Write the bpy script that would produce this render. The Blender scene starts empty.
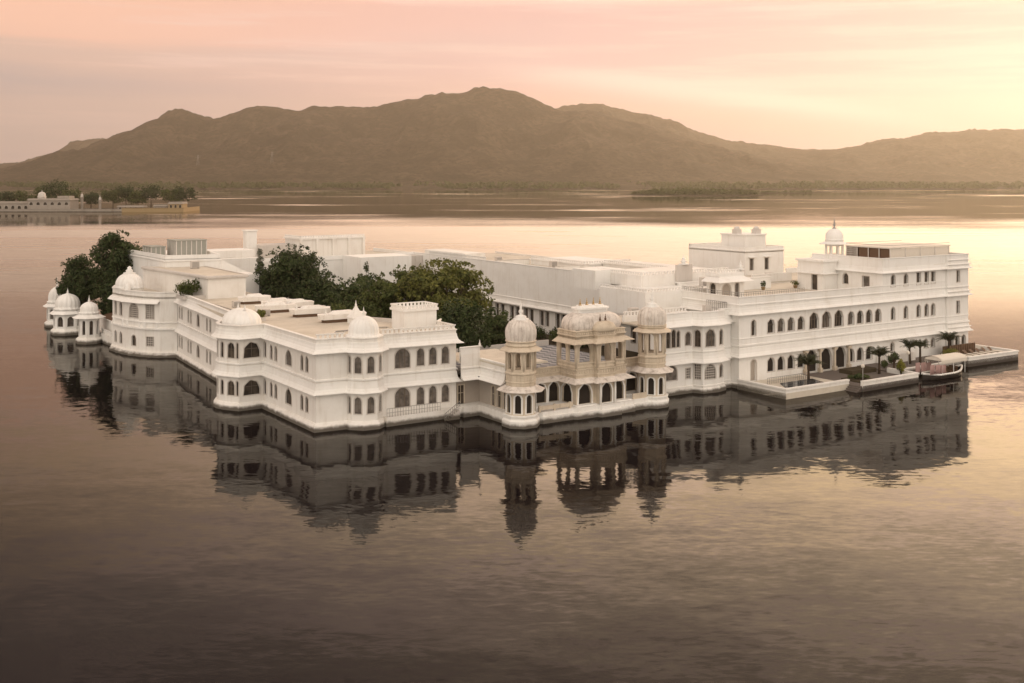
import bpy, bmesh, math, random
from mathutils import Vector, Matrix
from mathutils.geometry import tessellate_polygon
from mathutils import noise as mnoise

R = math.radians
SC = bpy.context.scene
COL = SC.collection

# ------------------------------------------------------------------ camera
cam = bpy.data.cameras.new('camera')
cam.sensor_width = 36.0
cam.lens = 1120.0 / 1024.0 * 36.0
cam.shift_y = -(341.5 - 178.0) / 1024.0
cam.clip_start = 1.0
cam.clip_end = 60000.0
camo = bpy.data.objects.new('camera', cam)
camo.location = (0, 0, 28.0)
camo.rotation_euler = (R(90), 0, 0)
COL.objects.link(camo)
SC.camera = camo

# ------------------------------------------------------------------ node helpers
class NT:
    def __init__(s, tree):
        s.t = tree
        s.t.nodes.clear()
    def n(s, typ, ins=None, **props):
        nd = s.t.nodes.new(typ)
        for k, v in props.items():
            setattr(nd, k, v)
        for k, v in (ins or {}).items():
            sock = nd.inputs[k]
            if isinstance(v, bpy.types.NodeSocket):
                s.t.links.new(v, sock)
            else:
                sock.default_value = v
        return nd
    def m(s, op, a, b=0.0, c=None, clamp=False):
        nd = s.n('ShaderNodeMath', operation=op, use_clamp=clamp)
        for i, v in enumerate((a, b, c)):
            if v is None:
                continue
            if isinstance(v, bpy.types.NodeSocket):
                s.t.links.new(v, nd.inputs[i])
            else:
                nd.inputs[i].default_value = v
        return nd.outputs[0]
    def vm(s, op, a, b=None, scale=None):
        nd = s.n('ShaderNodeVectorMath', operation=op)
        for i, v in enumerate((a, b)):
            if v is None:
                continue
            if isinstance(v, bpy.types.NodeSocket):
                s.t.links.new(v, nd.inputs[i])
            else:
                nd.inputs[i].default_value = v
        if scale is not None:
            if isinstance(scale, bpy.types.NodeSocket):
                s.t.links.new(scale, nd.inputs['Scale'])
            else:
                nd.inputs['Scale'].default_value = scale
        return nd
    def smooth(s, v, a, b, lo=0.0, hi=1.0):
        nd = s.n('ShaderNodeMapRange', {'Value': v, 'From Min': a, 'From Max': b, 'To Min': lo, 'To Max': hi},
                 interpolation_type='SMOOTHSTEP')
        return nd.outputs[0]
    def mix(s, f, a, b, blend='MIX'):
        nd = s.n('ShaderNodeMix', data_type='RGBA', blend_type=blend)
        for i, v in ((0, f), (6, a), (7, b)):
            if isinstance(v, bpy.types.NodeSocket):
                s.t.links.new(v, nd.inputs[i])
            else:
                nd.inputs[i].default_value = v
        return nd.outputs[2]
    def ramp(s, f, stops, interp='EASE'):
        nd = s.n('ShaderNodeValToRGB', {'Fac': f})
        cr = nd.color_ramp
        cr.interpolation = interp
        while len(cr.elements) < len(stops):
            cr.elements.new(0.5)
        for e, (p, c) in zip(cr.elements, stops):
            e.position = p
            e.color = c if len(c) == 4 else (*c, 1)
        return nd.outputs[0]
    def noise(s, vec, scale, detail=2.0, rough=0.5, dims='3D'):
        nd = s.n('ShaderNodeTexNoise', {'Vector': vec, 'Scale': scale, 'Detail': detail, 'Roughness': rough})
        nd.noise_dimensions = dims
        return nd

# ------------------------------------------------------------------ sky and sun
SUN_AZ, SUN_EL = 36.0, 13.0
world = bpy.data.worlds.new('World')
SC.world = world
world.use_nodes = True
w = NT(world.node_tree)
tc = w.n('ShaderNodeTexCoord').outputs['Generated']
sep = w.n('ShaderNodeSeparateXYZ', {0: tc})
dx, dy, dz = sep.outputs
az = w.m('ARCTAN2', dx, dy)
cl_v = w.n('ShaderNodeCombineXYZ', {0: w.m('ADD', w.m('MULTIPLY', az, 1.6), w.m('MULTIPLY', dz, 3.5)), 1: w.m('MULTIPLY', dz, 17.0), 2: 3.7}).outputs[0]
n1 = w.noise(cl_v, 1.6, 5.0, 0.55).outputs[0]
cl_v2 = w.n('ShaderNodeCombineXYZ', {0: w.m('ADD', w.m('MULTIPLY', az, 2.2), w.m('MULTIPLY', dz, 5.0)), 1: w.m('MULTIPLY', dz, 34.0), 2: 9.1}).outputs[0]
n2 = w.noise(cl_v2, 1.5, 6.0, 0.6).outputs[0]
el = w.m('ADD', w.m('ADD', dz, w.m('MULTIPLY', w.m('SUBTRACT', n1, 0.5), 0.060)), w.m('MULTIPLY', az, 0.060))
facing = w.m('ADD', w.m('MULTIPLY', dx, math.sin(R(SUN_AZ))), w.m('MULTIPLY', dy, math.cos(R(SUN_AZ))))
# low sky: mauve cloud bank on the left under peach cloud, cream light on the right
left_ramp = w.ramp(el, [(0.0, (0.53, 0.41, 0.38)), (0.055, (0.48, 0.385, 0.38)), (0.085, (0.67, 0.465, 0.39)),
                        (0.115, (0.94, 0.545, 0.40)), (0.145, (0.92, 0.52, 0.36)), (0.20, (0.82, 0.55, 0.34)), (0.32, (0.55, 0.42, 0.36)), (1.0, (0.55, 0.44, 0.38))])
right_ramp = w.ramp(el, [(0.0, (0.74, 0.43, 0.36)), (0.045, (0.74, 0.45, 0.41)), (0.10, (0.75, 0.475, 0.455)),
                         (0.15, (0.75, 0.45, 0.42)), (0.185, (0.84, 0.55, 0.43)), (0.24, (0.93, 0.66, 0.40)), (0.36, (0.62, 0.47, 0.34)), (1.0, (0.60, 0.48, 0.39))])
sky_c = w.mix(w.smooth(facing, 0.46, 0.90), left_ramp, right_ramp)
streak = w.smooth(n2, 0.46, 0.66, 0.0, 1.0)
streak = w.m('MULTIPLY', streak, w.smooth(dz, 0.02, 0.10))
sky_c = w.mix(w.m('MULTIPLY', streak, 0.62), sky_c, (0.89, 0.63, 0.55, 1))
dark = w.m('MULTIPLY', w.smooth(n1, 0.50, 0.32), w.smooth(facing, 1.0, 0.45))
sky_c = w.mix(w.m('MULTIPLY', dark, 0.50), sky_c, (0.62, 0.45, 0.41, 1))
# the long bright break in the cloud to the right of the summit, with a rosy band below it
line = w.m('SUBTRACT', dz, w.m('SUBTRACT', w.m('ADD', 0.096, w.m('MULTIPLY', w.m('SUBTRACT', n2, 0.5), 0.022)), w.m('MULTIPLY', az, 0.125)))
gap = w.m('POWER', 2.718, w.m('MULTIPLY', w.m('MULTIPLY', line, line), -9000.0))
gap = w.m('MULTIPLY', gap, w.m('MULTIPLY', w.smooth(az, -0.06, 0.12), w.smooth(az, 0.42, 0.22)))
sky_c = w.mix(w.m('MULTIPLY', gap, 0.85), sky_c, (0.96, 0.72, 0.63, 1))
line2 = w.m('ADD', line, 0.022)
band = w.m('POWER', 2.718, w.m('MULTIPLY', w.m('MULTIPLY', line2, line2), -9000.0))
band = w.m('MULTIPLY', band, w.m('MULTIPLY', w.smooth(az, -0.10, 0.08), w.smooth(az, 0.36, 0.16)))
sky_c = w.mix(w.m('MULTIPLY', band, 0.6), sky_c, (0.80, 0.47, 0.39, 1))
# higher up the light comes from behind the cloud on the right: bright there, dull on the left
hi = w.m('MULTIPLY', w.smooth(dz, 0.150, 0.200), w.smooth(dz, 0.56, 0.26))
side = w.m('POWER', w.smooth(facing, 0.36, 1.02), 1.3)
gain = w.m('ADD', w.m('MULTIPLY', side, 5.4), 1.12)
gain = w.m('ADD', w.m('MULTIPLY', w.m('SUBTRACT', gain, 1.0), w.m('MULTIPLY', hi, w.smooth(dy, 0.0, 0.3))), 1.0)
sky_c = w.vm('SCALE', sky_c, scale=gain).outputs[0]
sv = (math.sin(R(SUN_AZ)) * math.cos(R(SUN_EL)), math.cos(R(SUN_AZ)) * math.cos(R(SUN_EL)), math.sin(R(SUN_EL)))
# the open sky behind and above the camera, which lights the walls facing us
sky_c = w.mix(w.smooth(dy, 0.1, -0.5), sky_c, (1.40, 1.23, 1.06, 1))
nish = w.n('ShaderNodeTexSky', sky_type='NISHITA')
nish.sun_disc = False
nish.sun_elevation = R(SUN_EL)
nish.sun_rotation = R(SUN_AZ)
bg1 = w.n('ShaderNodeBackground', {'Color': nish.outputs[0], 'Strength': 0.003})
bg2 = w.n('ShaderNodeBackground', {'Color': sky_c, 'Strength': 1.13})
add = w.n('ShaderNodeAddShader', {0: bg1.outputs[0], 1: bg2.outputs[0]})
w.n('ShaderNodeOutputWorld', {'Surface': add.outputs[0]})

sun = bpy.data.lights.new('sun', 'SUN')
sun.energy = 1.6
sun.angle = R(12)
sun.color = (1.0, 0.77, 0.54)
suno = bpy.data.objects.new('sun', sun)
suno.rotation_euler = Vector(sv).to_track_quat('Z', 'Y').to_euler()
COL.objects.link(suno)

SC.view_settings.view_transform = 'Standard'
SC.view_settings.look = 'None'
SC.view_settings.exposure = 0.0
SC.view_settings.gamma = 1.0
SC.view_settings.use_curve_mapping = False
SC.render.engine = 'CYCLES'
SC.cycles.use_denoising = True
SC.cycles.max_bounces = 6
SC.cycles.diffuse_bounces = 3
SC.cycles.glossy_bounces = 3
SC.cycles.transmission_bounces = 2
SC.cycles.volume_bounces = 0
SC.cycles.sample_clamp_indirect = 6.0
SC.cycles.use_adaptive_sampling = True
SC.cycles.adaptive_threshold = 0.015

# ------------------------------------------------------------------ palace frame (u along the right-hand facade, v inland, z up)
A0 = R(33.5)
OX, OY = -21.6, 123.5
CU, SU = math.cos(A0), math.sin(A0)
def W(u, v, z=0.0):
    return Vector((OX + u * CU - v * SU, OY + u * SU + v * CU, z))

# ------------------------------------------------------------------ materials
def mat(name, build):
    m = bpy.data.materials.new(name)
    m.use_nodes = True
    t = NT(m.node_tree)
    sh = build(t)
    t.n('ShaderNodeOutputMaterial', {'Surface': sh})
    return m

def bsdf(t, color, rough=0.8, spec=0.3, normal=None, metal=0.0):
    ins = {'Base Color': color, 'Roughness': rough, 'Specular IOR Level': spec, 'Metallic': metal}
    if normal is not None:
        ins['Normal'] = normal
    return t.n('ShaderNodeBsdfPrincipled', ins).outputs[0]

def worn(base, dirt, amount=0.35, scale=0.35, waterline=True, rough=0.85):
    """weathered plaster or stone: blotches, rain streaks and a damp, algae-stained foot"""
    def b(t):
        pos = t.n('ShaderNodeNewGeometry').outputs['Position']
        blot = t.smooth(t.noise(pos, scale, 6.0, 0.65).outputs[0], 0.42, 0.72)
        sv_ = t.vm('MULTIPLY', pos, (2.2, 2.2, 0.16)).outputs[0]
        strk = t.smooth(t.noise(sv_, 1.0, 4.0, 0.6).outputs[0], 0.50, 0.74)
        f = t.m('ADD', t.m('MULTIPLY', blot, amount * 0.6), t.m('MULTIPLY', strk, amount * 0.7), clamp=True)
        c = t.mix(f, (*base, 1), (*dirt, 1))
        if waterline:
            z = t.n('ShaderNodeSeparateXYZ', {0: pos}).outputs[2]
            zz = t.m('ADD', z, t.m('MULTIPLY', t.noise(pos, 0.8, 4.0, 0.6).outputs[0], -0.7))
            c = t.mix(t.smooth(zz, 0.38, -0.10, 0.0, 0.92), c, (0.075, 0.062, 0.045, 1))
        bump = t.n('ShaderNodeBump', {'Height': t.noise(pos, 3.0, 4.0, 0.6).outputs[0], 'Strength': 0.12, 'Distance': 0.05}).outputs[0]
        return bsdf(t, c, rough, 0.25, bump)
    return b

def plain(c, rough=0.7, spec=0.3, var=0.15, metal=0.0):
    def b(t):
        pos = t.n('ShaderNodeTexCoord').outputs['Object']
        nz = t.noise(pos, 2.5, 4.0, 0.6).outputs[0]
        col = t.mix(t.m('MULTIPLY', nz, var * 2), (*c, 1), tuple(x * 0.55 for x in c) + (1,))
        return bsdf(t, col, rough, spec, None, metal)
    return b

def leafmat(c1, c2):
    def b(t):
        pos = t.n('ShaderNodeNewGeometry').outputs['Position']
        nz = t.noise(pos, 0.55, 3.0, 0.6).outputs[0]
        rnd = t.n('ShaderNodeNewGeometry').outputs['Random Per Island']
        f = t.m('ADD', t.m('MULTIPLY', t.smooth(nz, 0.3, 0.7), 0.6), t.m('MULTIPLY', rnd, 0.4))
        col = t.mix(f, (*c1, 1), (*c2, 1))
        d = bsdf(t, col, 0.6, 0.25)
        tr = t.n('ShaderNodeBsdfTranslucent', {'Color': col}).outputs[0]
        return t.n('ShaderNodeMixShader', {0: 0.25, 1: d, 2: tr}).outputs[0]
    return b

def tiles(t):
    pos = t.n('ShaderNodeTexCoord').outputs['Object']
    p = t.n('ShaderNodeMapping', {'Vector': pos, 'Rotation': (0, 0, R(45))}).outputs[0]
    ck = t.n('ShaderNodeTexChecker', {'Vector': p, 'Scale': 1.05, 'Color1': (0.34, 0.34, 0.35, 1), 'Color2': (0.10, 0.11, 0.13, 1)}).outputs[0]
    nz = t.noise(pos, 1.2, 4, 0.6).outputs[0]
    return bsdf(t, t.mix(t.m('MULTIPLY', nz, 0.35), ck, (0.20, 0.20, 0.20, 1)), 0.65, 0.25)

def roofm(t):
    pos = t.n('ShaderNodeNewGeometry').outputs['Position']
    a = t.smooth(t.noise(pos, 0.16, 6, 0.65).outputs[0], 0.35, 0.7)
    b_ = t.smooth(t.noise(pos, 1.1, 5, 0.6).outputs[0], 0.5, 0.75)
    c = t.mix(a, (0.63, 0.575, 0.49, 1), (0.51, 0.46, 0.385, 1))
    c = t.mix(t.m('MULTIPLY', b_, 0.35), c, (0.38, 0.32, 0.25, 1))
    return bsdf(t, c, 0.9, 0.2)

def pane(t):
    pos = t.n('ShaderNodeNewGeometry').outputs['Position']
    nz = t.smooth(t.noise(pos, 0.9, 2, 0.5).outputs[0], 0.35, 0.7)
    c = t.mix(nz, (0.022, 0.017, 0.014, 1), (0.085, 0.066, 0.050, 1))
    return bsdf(t, c, 0.35, 0.25)

def pane_curtain(t):
    pos = t.n('ShaderNodeNewGeometry').outputs['Position']
    nz = t.noise(pos, 1.4, 2, 0.5).outputs[0]
    c = t.mix(t.smooth(nz, 0.35, 0.65), (0.085, 0.072, 0.062, 1), (0.17, 0.148, 0.13, 1))
    return bsdf(t, c, 0.35, 0.3)

M = {
    'plaster': mat('white lime plaster', worn((0.80, 0.775, 0.735), (0.54, 0.48, 0.41), 0.46)),
    'white': mat('fresh white plaster', worn((0.82, 0.805, 0.775), (0.58, 0.53, 0.46), 0.40)),
    'grey': mat('weathered grey plaster', worn((0.58, 0.54, 0.50), (0.40, 0.36, 0.32), 0.5)),
    'stone': mat('cream carved sandstone', worn((0.60, 0.52, 0.415), (0.34, 0.275, 0.20), 0.6, 0.8)),
    'dome': mat('grey streaked dome lime', worn((0.70, 0.645, 0.59), (0.27, 0.225, 0.19), 0.8, 1.1, False)),
    'roof': mat('sandy roof screed', roofm),
    'pane': mat('dark window glass', pane),
    'curtain': mat('curtained window glass', pane_curtain),
    'dark': mat('painted interior shade', plain((0.035, 0.028, 0.024), 0.9, 0.1)),  # near-black fill for openings, its colour standing for the shade inside
    'shade': mat('shade-toned inner wall', plain((0.42, 0.37, 0.32), 0.9, 0.1)),  # plaster darkened in colour to carry the shade of recesses and arches
    'dim': mat('weathered plaster dimmed as shade', worn((0.33, 0.29, 0.25), (0.2, 0.17, 0.14), 0.5)),  # far island white walls darkened in colour as if shaded, with real wear
    'bars': mat('dark window bars', plain((0.15, 0.12, 0.095), 0.6, 0.2)),
    'frame': mat('painted window timber', plain((0.62, 0.57, 0.52), 0.6, 0.3)),
    'wood': mat('brown timber', plain((0.13, 0.075, 0.045), 0.6, 0.3)),
    'metal': mat('dull grey metal', plain((0.33, 0.31, 0.29), 0.5, 0.5, metal=0.3)),
    'gold': mat('gilt metal', plain((0.42, 0.28, 0.12), 0.4, 0.5, metal=0.6)),
    'rust': mat('red painted metal', plain((0.22, 0.07, 0.05), 0.6, 0.3)),
    'tank': mat('grey green steel panel', plain((0.33, 0.33, 0.29), 0.6, 0.3)),
    'tiles': mat('chequered marble floor', tiles),
    'paving': mat('dark stone paving', plain((0.15, 0.125, 0.11), 0.8, 0.3, 0.3)),
    'soil': mat('garden soil', plain((0.07, 0.055, 0.035), 0.95, 0.1)),
    'poolw': mat('still pool water', plain((0.055, 0.06, 0.065), 0.08, 0.5)),
    'cloth': mat('cream canvas', plain((0.72, 0.66, 0.58), 0.9, 0.1)),
    'pink': mat('pink cloth', plain((0.47, 0.31, 0.29), 0.9, 0.1)),
    'hull': mat('black painted hull', plain((0.025, 0.02, 0.018), 0.5, 0.4)),
    'bark': mat('rough bark', plain((0.07, 0.05, 0.035), 0.95, 0.1)),
    'leaf_dark': mat('dark evergreen leaves', leafmat((0.015, 0.028, 0.008), (0.058, 0.080, 0.022))),
    'leaf_mid': mat('mid green leaves', leafmat((0.026, 0.044, 0.010), (0.11, 0.125, 0.030))),
    'leaf_olive': mat('olive green leaves', leafmat((0.045, 0.062, 0.014), (0.20, 0.195, 0.045))),
    'leaf_pale': mat('pale grey green leaves', leafmat((0.08, 0.085, 0.06), (0.20, 0.20, 0.15))),
    'leaf_yellow': mat('yellow green leaves', leafmat((0.09, 0.10, 0.012), (0.24, 0.22, 0.035))),
    'palm': mat('palm fronds', leafmat((0.022, 0.030, 0.012), (0.06, 0.065, 0.028))),
    'hedge': mat('clipped hedge leaves', leafmat((0.022, 0.042, 0.012), (0.085, 0.105, 0.030))),
    'ochre': mat('ochre wall', plain((0.36, 0.26, 0.14), 0.9, 0.2)),
}

# ------------------------------------------------------------------ mesh builder
class MB:
    def __init__(s):
        s.v, s.f, s.sm, s.mi, s.cur = [], [], [], [], 0
    def add(s, vs, fs, smooth=False):
        o = len(s.v)
        s.v += [tuple(p) for p in vs]
        s.f += [tuple(i + o for i in f) for f in fs]
        s.sm += [smooth] * len(fs)
        s.mi += [s.cur] * len(fs)
        return s
    def box(s, u0, u1, v0, v1, z0, z1):
        return s.prism([(u0, v0), (u1, v0), (u1, v1), (u0, v1)], z0, z1)
    def prism(s, poly, z0, z1, scale_top=1.0):
        n = len(poly)
        cx = sum(p[0] for p in poly) / n
        cy = sum(p[1] for p in poly) / n
        vs = [(p[0], p[1], z0) for p in poly] + [(cx + (p[0] - cx) * scale_top, cy + (p[1] - cy) * scale_top, z1) for p in poly]
        fs = [(i, (i + 1) % n, n + (i + 1) % n, n + i) for i in range(n)]
        tri = tessellate_polygon([[Vector((p[0], p[1], 0)) for p in poly]])
        fs += [tuple(n + i for i in t) for t in tri] + [tuple(reversed(t)) for t in tri]
        return s.add(vs, fs)
    def bar(s, a, b, r, r2=None, n=6, smooth=True):
        a, b = Vector(a), Vector(b)
        r2 = r if r2 is None else r2
        d = (b - a)
        if d.length < 1e-6:
            return s
        d.normalize()
        x = d.orthogonal().normalized()
        y = d.cross(x)
        vs = []
        for p, rr in ((a, r), (b, r2)):
            for k in range(n):
                t = 2 * math.pi * k / n
                vs.append(p + x * rr * math.cos(t) + y * rr * math.sin(t))
        fs = [(k, (k + 1) % n, n + (k + 1) % n, n + k) for k in range(n)]
        fs += [tuple(reversed(range(n))), tuple(range(n, 2 * n))]
        return s.add(vs, fs, smooth)
    def lathe(s, c, prof, n=16, lobes=0, lobe=0.0, squash=(1, 1), rot=0.0, smooth=True, a0=0.0, a1=2 * math.pi):
        full = abs(a1 - a0) > 6.28
        m = n if full else n + 1
        vs, fs = [], []
        for (r, z) in prof:
            for k in range(m):
                t = a0 + (a1 - a0) * k / n
                rr = r * (1 + lobe * (abs(math.cos(lobes * t / 2)) - 0.5)) if lobes else r
                px, py = rr * math.cos(t) * squash[0], rr * math.sin(t) * squash[1]
                vs.append((c[0] + px * math.cos(rot) - py * math.sin(rot), c[1] + px * math.sin(rot) + py * math.cos(rot), z))
        for j in range(len(prof) - 1):
            for k in range(n):
                k2 = (k + 1) % m
                fs.append((j * m + k, j * m + k2, (j + 1) * m + k2, (j + 1) * m + k))
        return s.add(vs, fs, smooth)
    def sweep(s, pts, prof, closed=False, cap=True):
        """profile of (outward offset, z) swept along a plan polyline; outward = right of travel"""
        n = len(pts)
        offs = []
        for i in range(n):
            def nrm(a, b):
                d = Vector((b[0] - a[0], b[1] - a[1])).normalized()
                return Vector((d.y, -d.x))
            if closed:
                n1, n2 = nrm(pts[i - 1], pts[i]), nrm(pts[i], pts[(i + 1) % n])
            else:
                n1 = nrm(pts[i - 1], pts[i]) if i else nrm(pts[0], pts[1])
                n2 = nrm(pts[i], pts[i + 1]) if i < n - 1 else n1
            offs.append((n1 + n2) / max(0.35, 1 + n1.dot(n2)))
        k = len(prof)
        vs = [(p[0] + o.x * a, p[1] + o.y * a, z) for p, o in zip(pts, offs) for (a, z) in prof]
        fs = []
        for i in range(n if closed else n - 1):
            j = (i + 1) % n
            for q in range(k - 1):
                fs.append((i * k + q, j * k + q, j * k + q + 1, i * k + q + 1))
        if cap and not closed and k > 2:
            fs.append(tuple(range(k)))
            fs.append(tuple(reversed(range((n - 1) * k, n * k))))
        return s.add(vs, fs)
    def poly3(s, pts):
        tri = tessellate_polygon([[Vector(p) for p in pts]])
        return s.add(pts, tri)
    def build(s, name, m, parent=None, off=(0, 0, 0)):
        me = bpy.data.meshes.new(name)
        ox, oy, oz = off
        me.from_pydata([(a - ox, b - oy, c - oz) for a, b, c in s.v], [], s.f)
        me.polygons.foreach_set('use_smooth', s.sm)
        me.materials.append(m)
        if any(s.mi):
            me.materials.append(M['bars'])
            me.polygons.foreach_set('material_index', s.mi)
        me.update()
        o = bpy.data.objects.new(name, me)
        COL.objects.link(o)
        o.parent = parent
        return o

def tag(o, label=None, cat=None, group=None, kind=None):
    if label: o['label'] = label
    if cat: o['category'] = cat
    if group: o['group'] = group
    if kind: o['kind'] = kind
    return o

class Thing:
    """an Empty at the thing's base, in the palace frame by default, that parents its parts"""
    def __init__(s, name, label, cat, base, group=None, frame=True):
        s.off = base
        e = bpy.data.objects.new(name, None)
        e.empty_display_size = 1.0
        e.location = W(*base) if frame else Vector(base)
        e.rotation_euler = (0, 0, A0 if frame else 0)
        COL.objects.link(e)
        tag(e, label, cat, group)
        s.e = e
    def part(s, name, mb, m, parent=None):
        return mb.build(name, M[m] if isinstance(m, str) else m, parent or s.e, s.off)

# ------------------------------------------------------------------ openings
def arch_outline(w, h, kind):
    """half-width outline from bottom left, over the top, to bottom right (s from the centre, z from the sill)"""
    hw = w / 2
    if kind == 'rect':
        return [(-hw, 0), (-hw, h), (hw, h), (hw, 0)]
    rise = min(h * 0.62, hw * {'round': 1.0, 'cusp': 1.12}.get(kind, 1.25))
    zs = h - rise
    pts = [(-hw, 0)]
    N = 21
    for i in range(N + 1):
        t = math.pi * (1 - i / N)
        x, z = math.cos(t), math.sin(t)
        if kind == 'cusp':
            q = 1 - 0.075 * abs(math.sin(3.5 * t))
            x, z = x * q, z * q
            z = z * (1 + 0.06 * max(0, 1 - abs(x) * 3.5))
        elif kind == 'point':
            z = z ** 0.92 * (0.88 + 0.12 * (1 - abs(x)))
        pts.append((hw * x, zs + rise * z))
    pts.append((hw, 0))
    return pts

def wall_seg(mb, A, B, z0, z1, ops, depth=0.17):
    """wall skin from A to B with real openings and reveals"""
    A2, B2 = Vector(A), Vector(B)
    d = (B2 - A2)
    L = d.length
    d.normalize()
    nrm = Vector((d.y, -d.x))
    def P(s_, z, inn=0.0):
        q = A2 + d * s_ - nrm * inn
        return (q.x, q.y, z)
    outer = [(0, z0), (L, z0), (L, z1), (0, z1)]
    loops = [[Vector((x, z, 0)) for x, z in outer]]
    outs = []
    for op in ops:
        s_, zb, w_, h_, kind = op[:5]
        o = [(s_ + x, zb + z) for x, z in arch_outline(w_, h_, kind)]
        outs.append(o)
        loops.append([Vector((x, z, 0)) for x, z in o])
    flat = [p for lp in loops for p in lp]
    mb.add([P(p.x, p.y) for p in flat], tessellate_polygon(loops))
    for o in outs:
        n = len(o)
        mb.add([P(x, z) for x, z in o] + [P(x, z, depth) for x, z in o],
               [(i, (i + 1) % n, n + (i + 1) % n, n + i) for i in range(n)])
    return P

WRNG = random.Random(3)
def window(T, A, B, op, frame_m='frame', pane_m='pane', depth=0.17):
    """a window in the opening: raised surround, bars, and a pane as its sub-part"""
    s_, zb, w_, h_, kind = op[:5]
    bars = op[5] if len(op) > 5 else 'std'
    if bars == 'open':
        return
    A2, B2 = Vector(A), Vector(B)
    d = (B2 - A2).normalized()
    nrm = Vector((d.y, -d.x))
    def P(x, z, out=0.0):
        q = A2 + d * (s_ + x) + nrm * out
        return (q.x, q.y, zb + z)
    o = arch_outline(w_, h_, kind)
    n = len(o)
    k = (w_ + (0.40 if frame_m == 'white' else 0.22)) / w_
    big = [(x * k, (z * (h_ + 0.12) / h_) if z > 0 else -0.08) for x, z in o]
    mb = MB()
    pr = 0.05
    vs = [P(x, z, pr) for x, z in o] + [P(x, z, pr) for x, z in big] + [P(x, z, -0.01) for x, z in big] + [P(x, z, -0.01) for x, z in o]
    fs = []
    for i in range(n):
        j = (i + 1) % n
        fs += [(i, j, n + j, n + i), (n + i, n + j, 2 * n + j, 2 * n + i), (3 * n + i, 3 * n + j, j, i)]
    mb.add(vs, fs)
    def bx(x0, x1, z0_, z1_):
        i0, i1 = -depth * 0.75, -depth * 0.52
        q = [P(x0, z0_, i1), P(x1, z0_, i1), P(x1, z1_, i1), P(x0, z1_, i1), P(x0, z0_, i0), P(x1, z0_, i0), P(x1, z1_, i0), P(x0, z1_, i0)]
        mb.add(q, [(0, 1, 2, 3), (0, 4, 5, 1), (1, 5, 6, 2), (2, 6, 7, 3), (3, 7, 4, 0)])
    mb.cur = 1 if frame_m != 'stone' and bars != 'jali' else 0
    def top_at(x):
        for (a, b) in zip(o[1:-1], o[2:-1]):
            if a[0] <= x <= b[0] and b[0] > a[0]:
                return a[1] + (b[1] - a[1]) * (x - a[0]) / (b[0] - a[0])
        return h_
    if bars == 'std':
        t = 0.03
        if w_ > 0.7:
            bx(-t, t, 0, top_at(0))
        bx(-w_ / 2, w_ / 2, h_ * 0.58 - t, h_ * 0.58 + t)
    elif bars == 'three':
        for x in (-w_ / 6, w_ / 6):
            bx(x - 0.06, x + 0.06, 0, top_at(x))
        bx(-w_ / 2, w_ / 2, h_ * 0.58 - 0.03, h_ * 0.58 + 0.03)
    elif bars == 'jali':
        nx, nz = max(3, round(w_ / 0.32)), max(4, round(h_ / 0.32))
        for i in range(1, nx):
            x = -w_ / 2 + w_ * i / nx
            bx(x - 0.045, x + 0.045, 0, top_at(x))
        for i in range(1, nz):
            z = h_ * i / nz
            ww = w_ / 2
            while ww > 0.1 and top_at(ww * 0.98) < z:
                ww -= 0.05
            bx(-ww, ww, z - 0.045, z + 0.045)
    f = T.part('window', mb, frame_m)
    if pane_m == 'pane' and WRNG.random() < 0.30:
        pane_m = 'curtain'
    p = MB()
    p.poly3([P(x * 0.995, z if z > 0 else 0.002, -depth + 0.02) for x, z in o])
    T.part('pane', p, pane_m, f)  # with the dark material this sheet stands for interior shade, not glass

def facade(T, mb, pts, z0, z1, ops, depth=0.17, frame_m='frame', pane_m='pane', closed=False):
    n = len(pts)
    for i in range(n if closed else n - 1):
        A, B = pts[i], pts[(i + 1) % n]
        seg = ops.get(i, [])
        wall_seg(mb, A, B, z0, z1, seg, depth)
        for op in seg:
            window(T, A, B, op, frame_m, op[6] if len(op) > 6 else pane_m, depth)

def chajja(mb, pts, z, out=0.9, closed=False, rise=0.42):
    """sloping stone eave"""
    mb.sweep(pts, [(0.0, z + rise + 0.10), (out, z + 0.07), (out, z), (0.0, z + rise - 0.02)], closed, True)

def curved_eave(mb, pts, z, out=0.75, rise=1.2, closed=False):
    """concave plaster eave that grows out of the wall above"""
    mb.sweep(pts, [(0.0, z + rise), (0.07, z + rise), (0.10, z + rise * 0.72), (out * 0.30, z + rise * 0.42), (out * 0.62, z + rise * 0.2), (out, z + 0.08), (out, z), (0.0, z + 0.30)], closed, True)

def mould(mb, pts, z, out=0.12, h=0.2, closed=False):
    mb.sweep(pts, [(0.0, z), (out, z + 0.03), (out, z + h - 0.03), (0.0, z + h)], closed, True)

def cresting(mb, pts, z, closed=False, inset=0.15, step=0.55, h=0.42):
    """row of little posts under a thin coping rail"""
    n = len(pts)
    for i in range(n if closed else n - 1):
        A, B = Vector(pts[i]), Vector(pts[(i + 1) % n])
        d = B - A
        L = d.length
        if L < 0.3:
            continue
        d.normalize()
        nr = Vector((d.y, -d.x))
        A = A - nr * inset
        k = max(1, round(L / step))
        def rb(s0, s1, z0, z1, t):
            q = [A + d * s0 + nr * t, A + d * s1 + nr * t, A + d * s1 - nr * t, A + d * s0 - nr * t]
            mb.prism([(p.x, p.y) for p in q], z0, z1)
        for j in range(k):
            c = (j + 0.5) * L / k
            rb(c - step * 0.27, c + step * 0.27, z, z + h, 0.05)
        rb(0, L, z + h, z + h + 0.12, 0.09)

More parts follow.
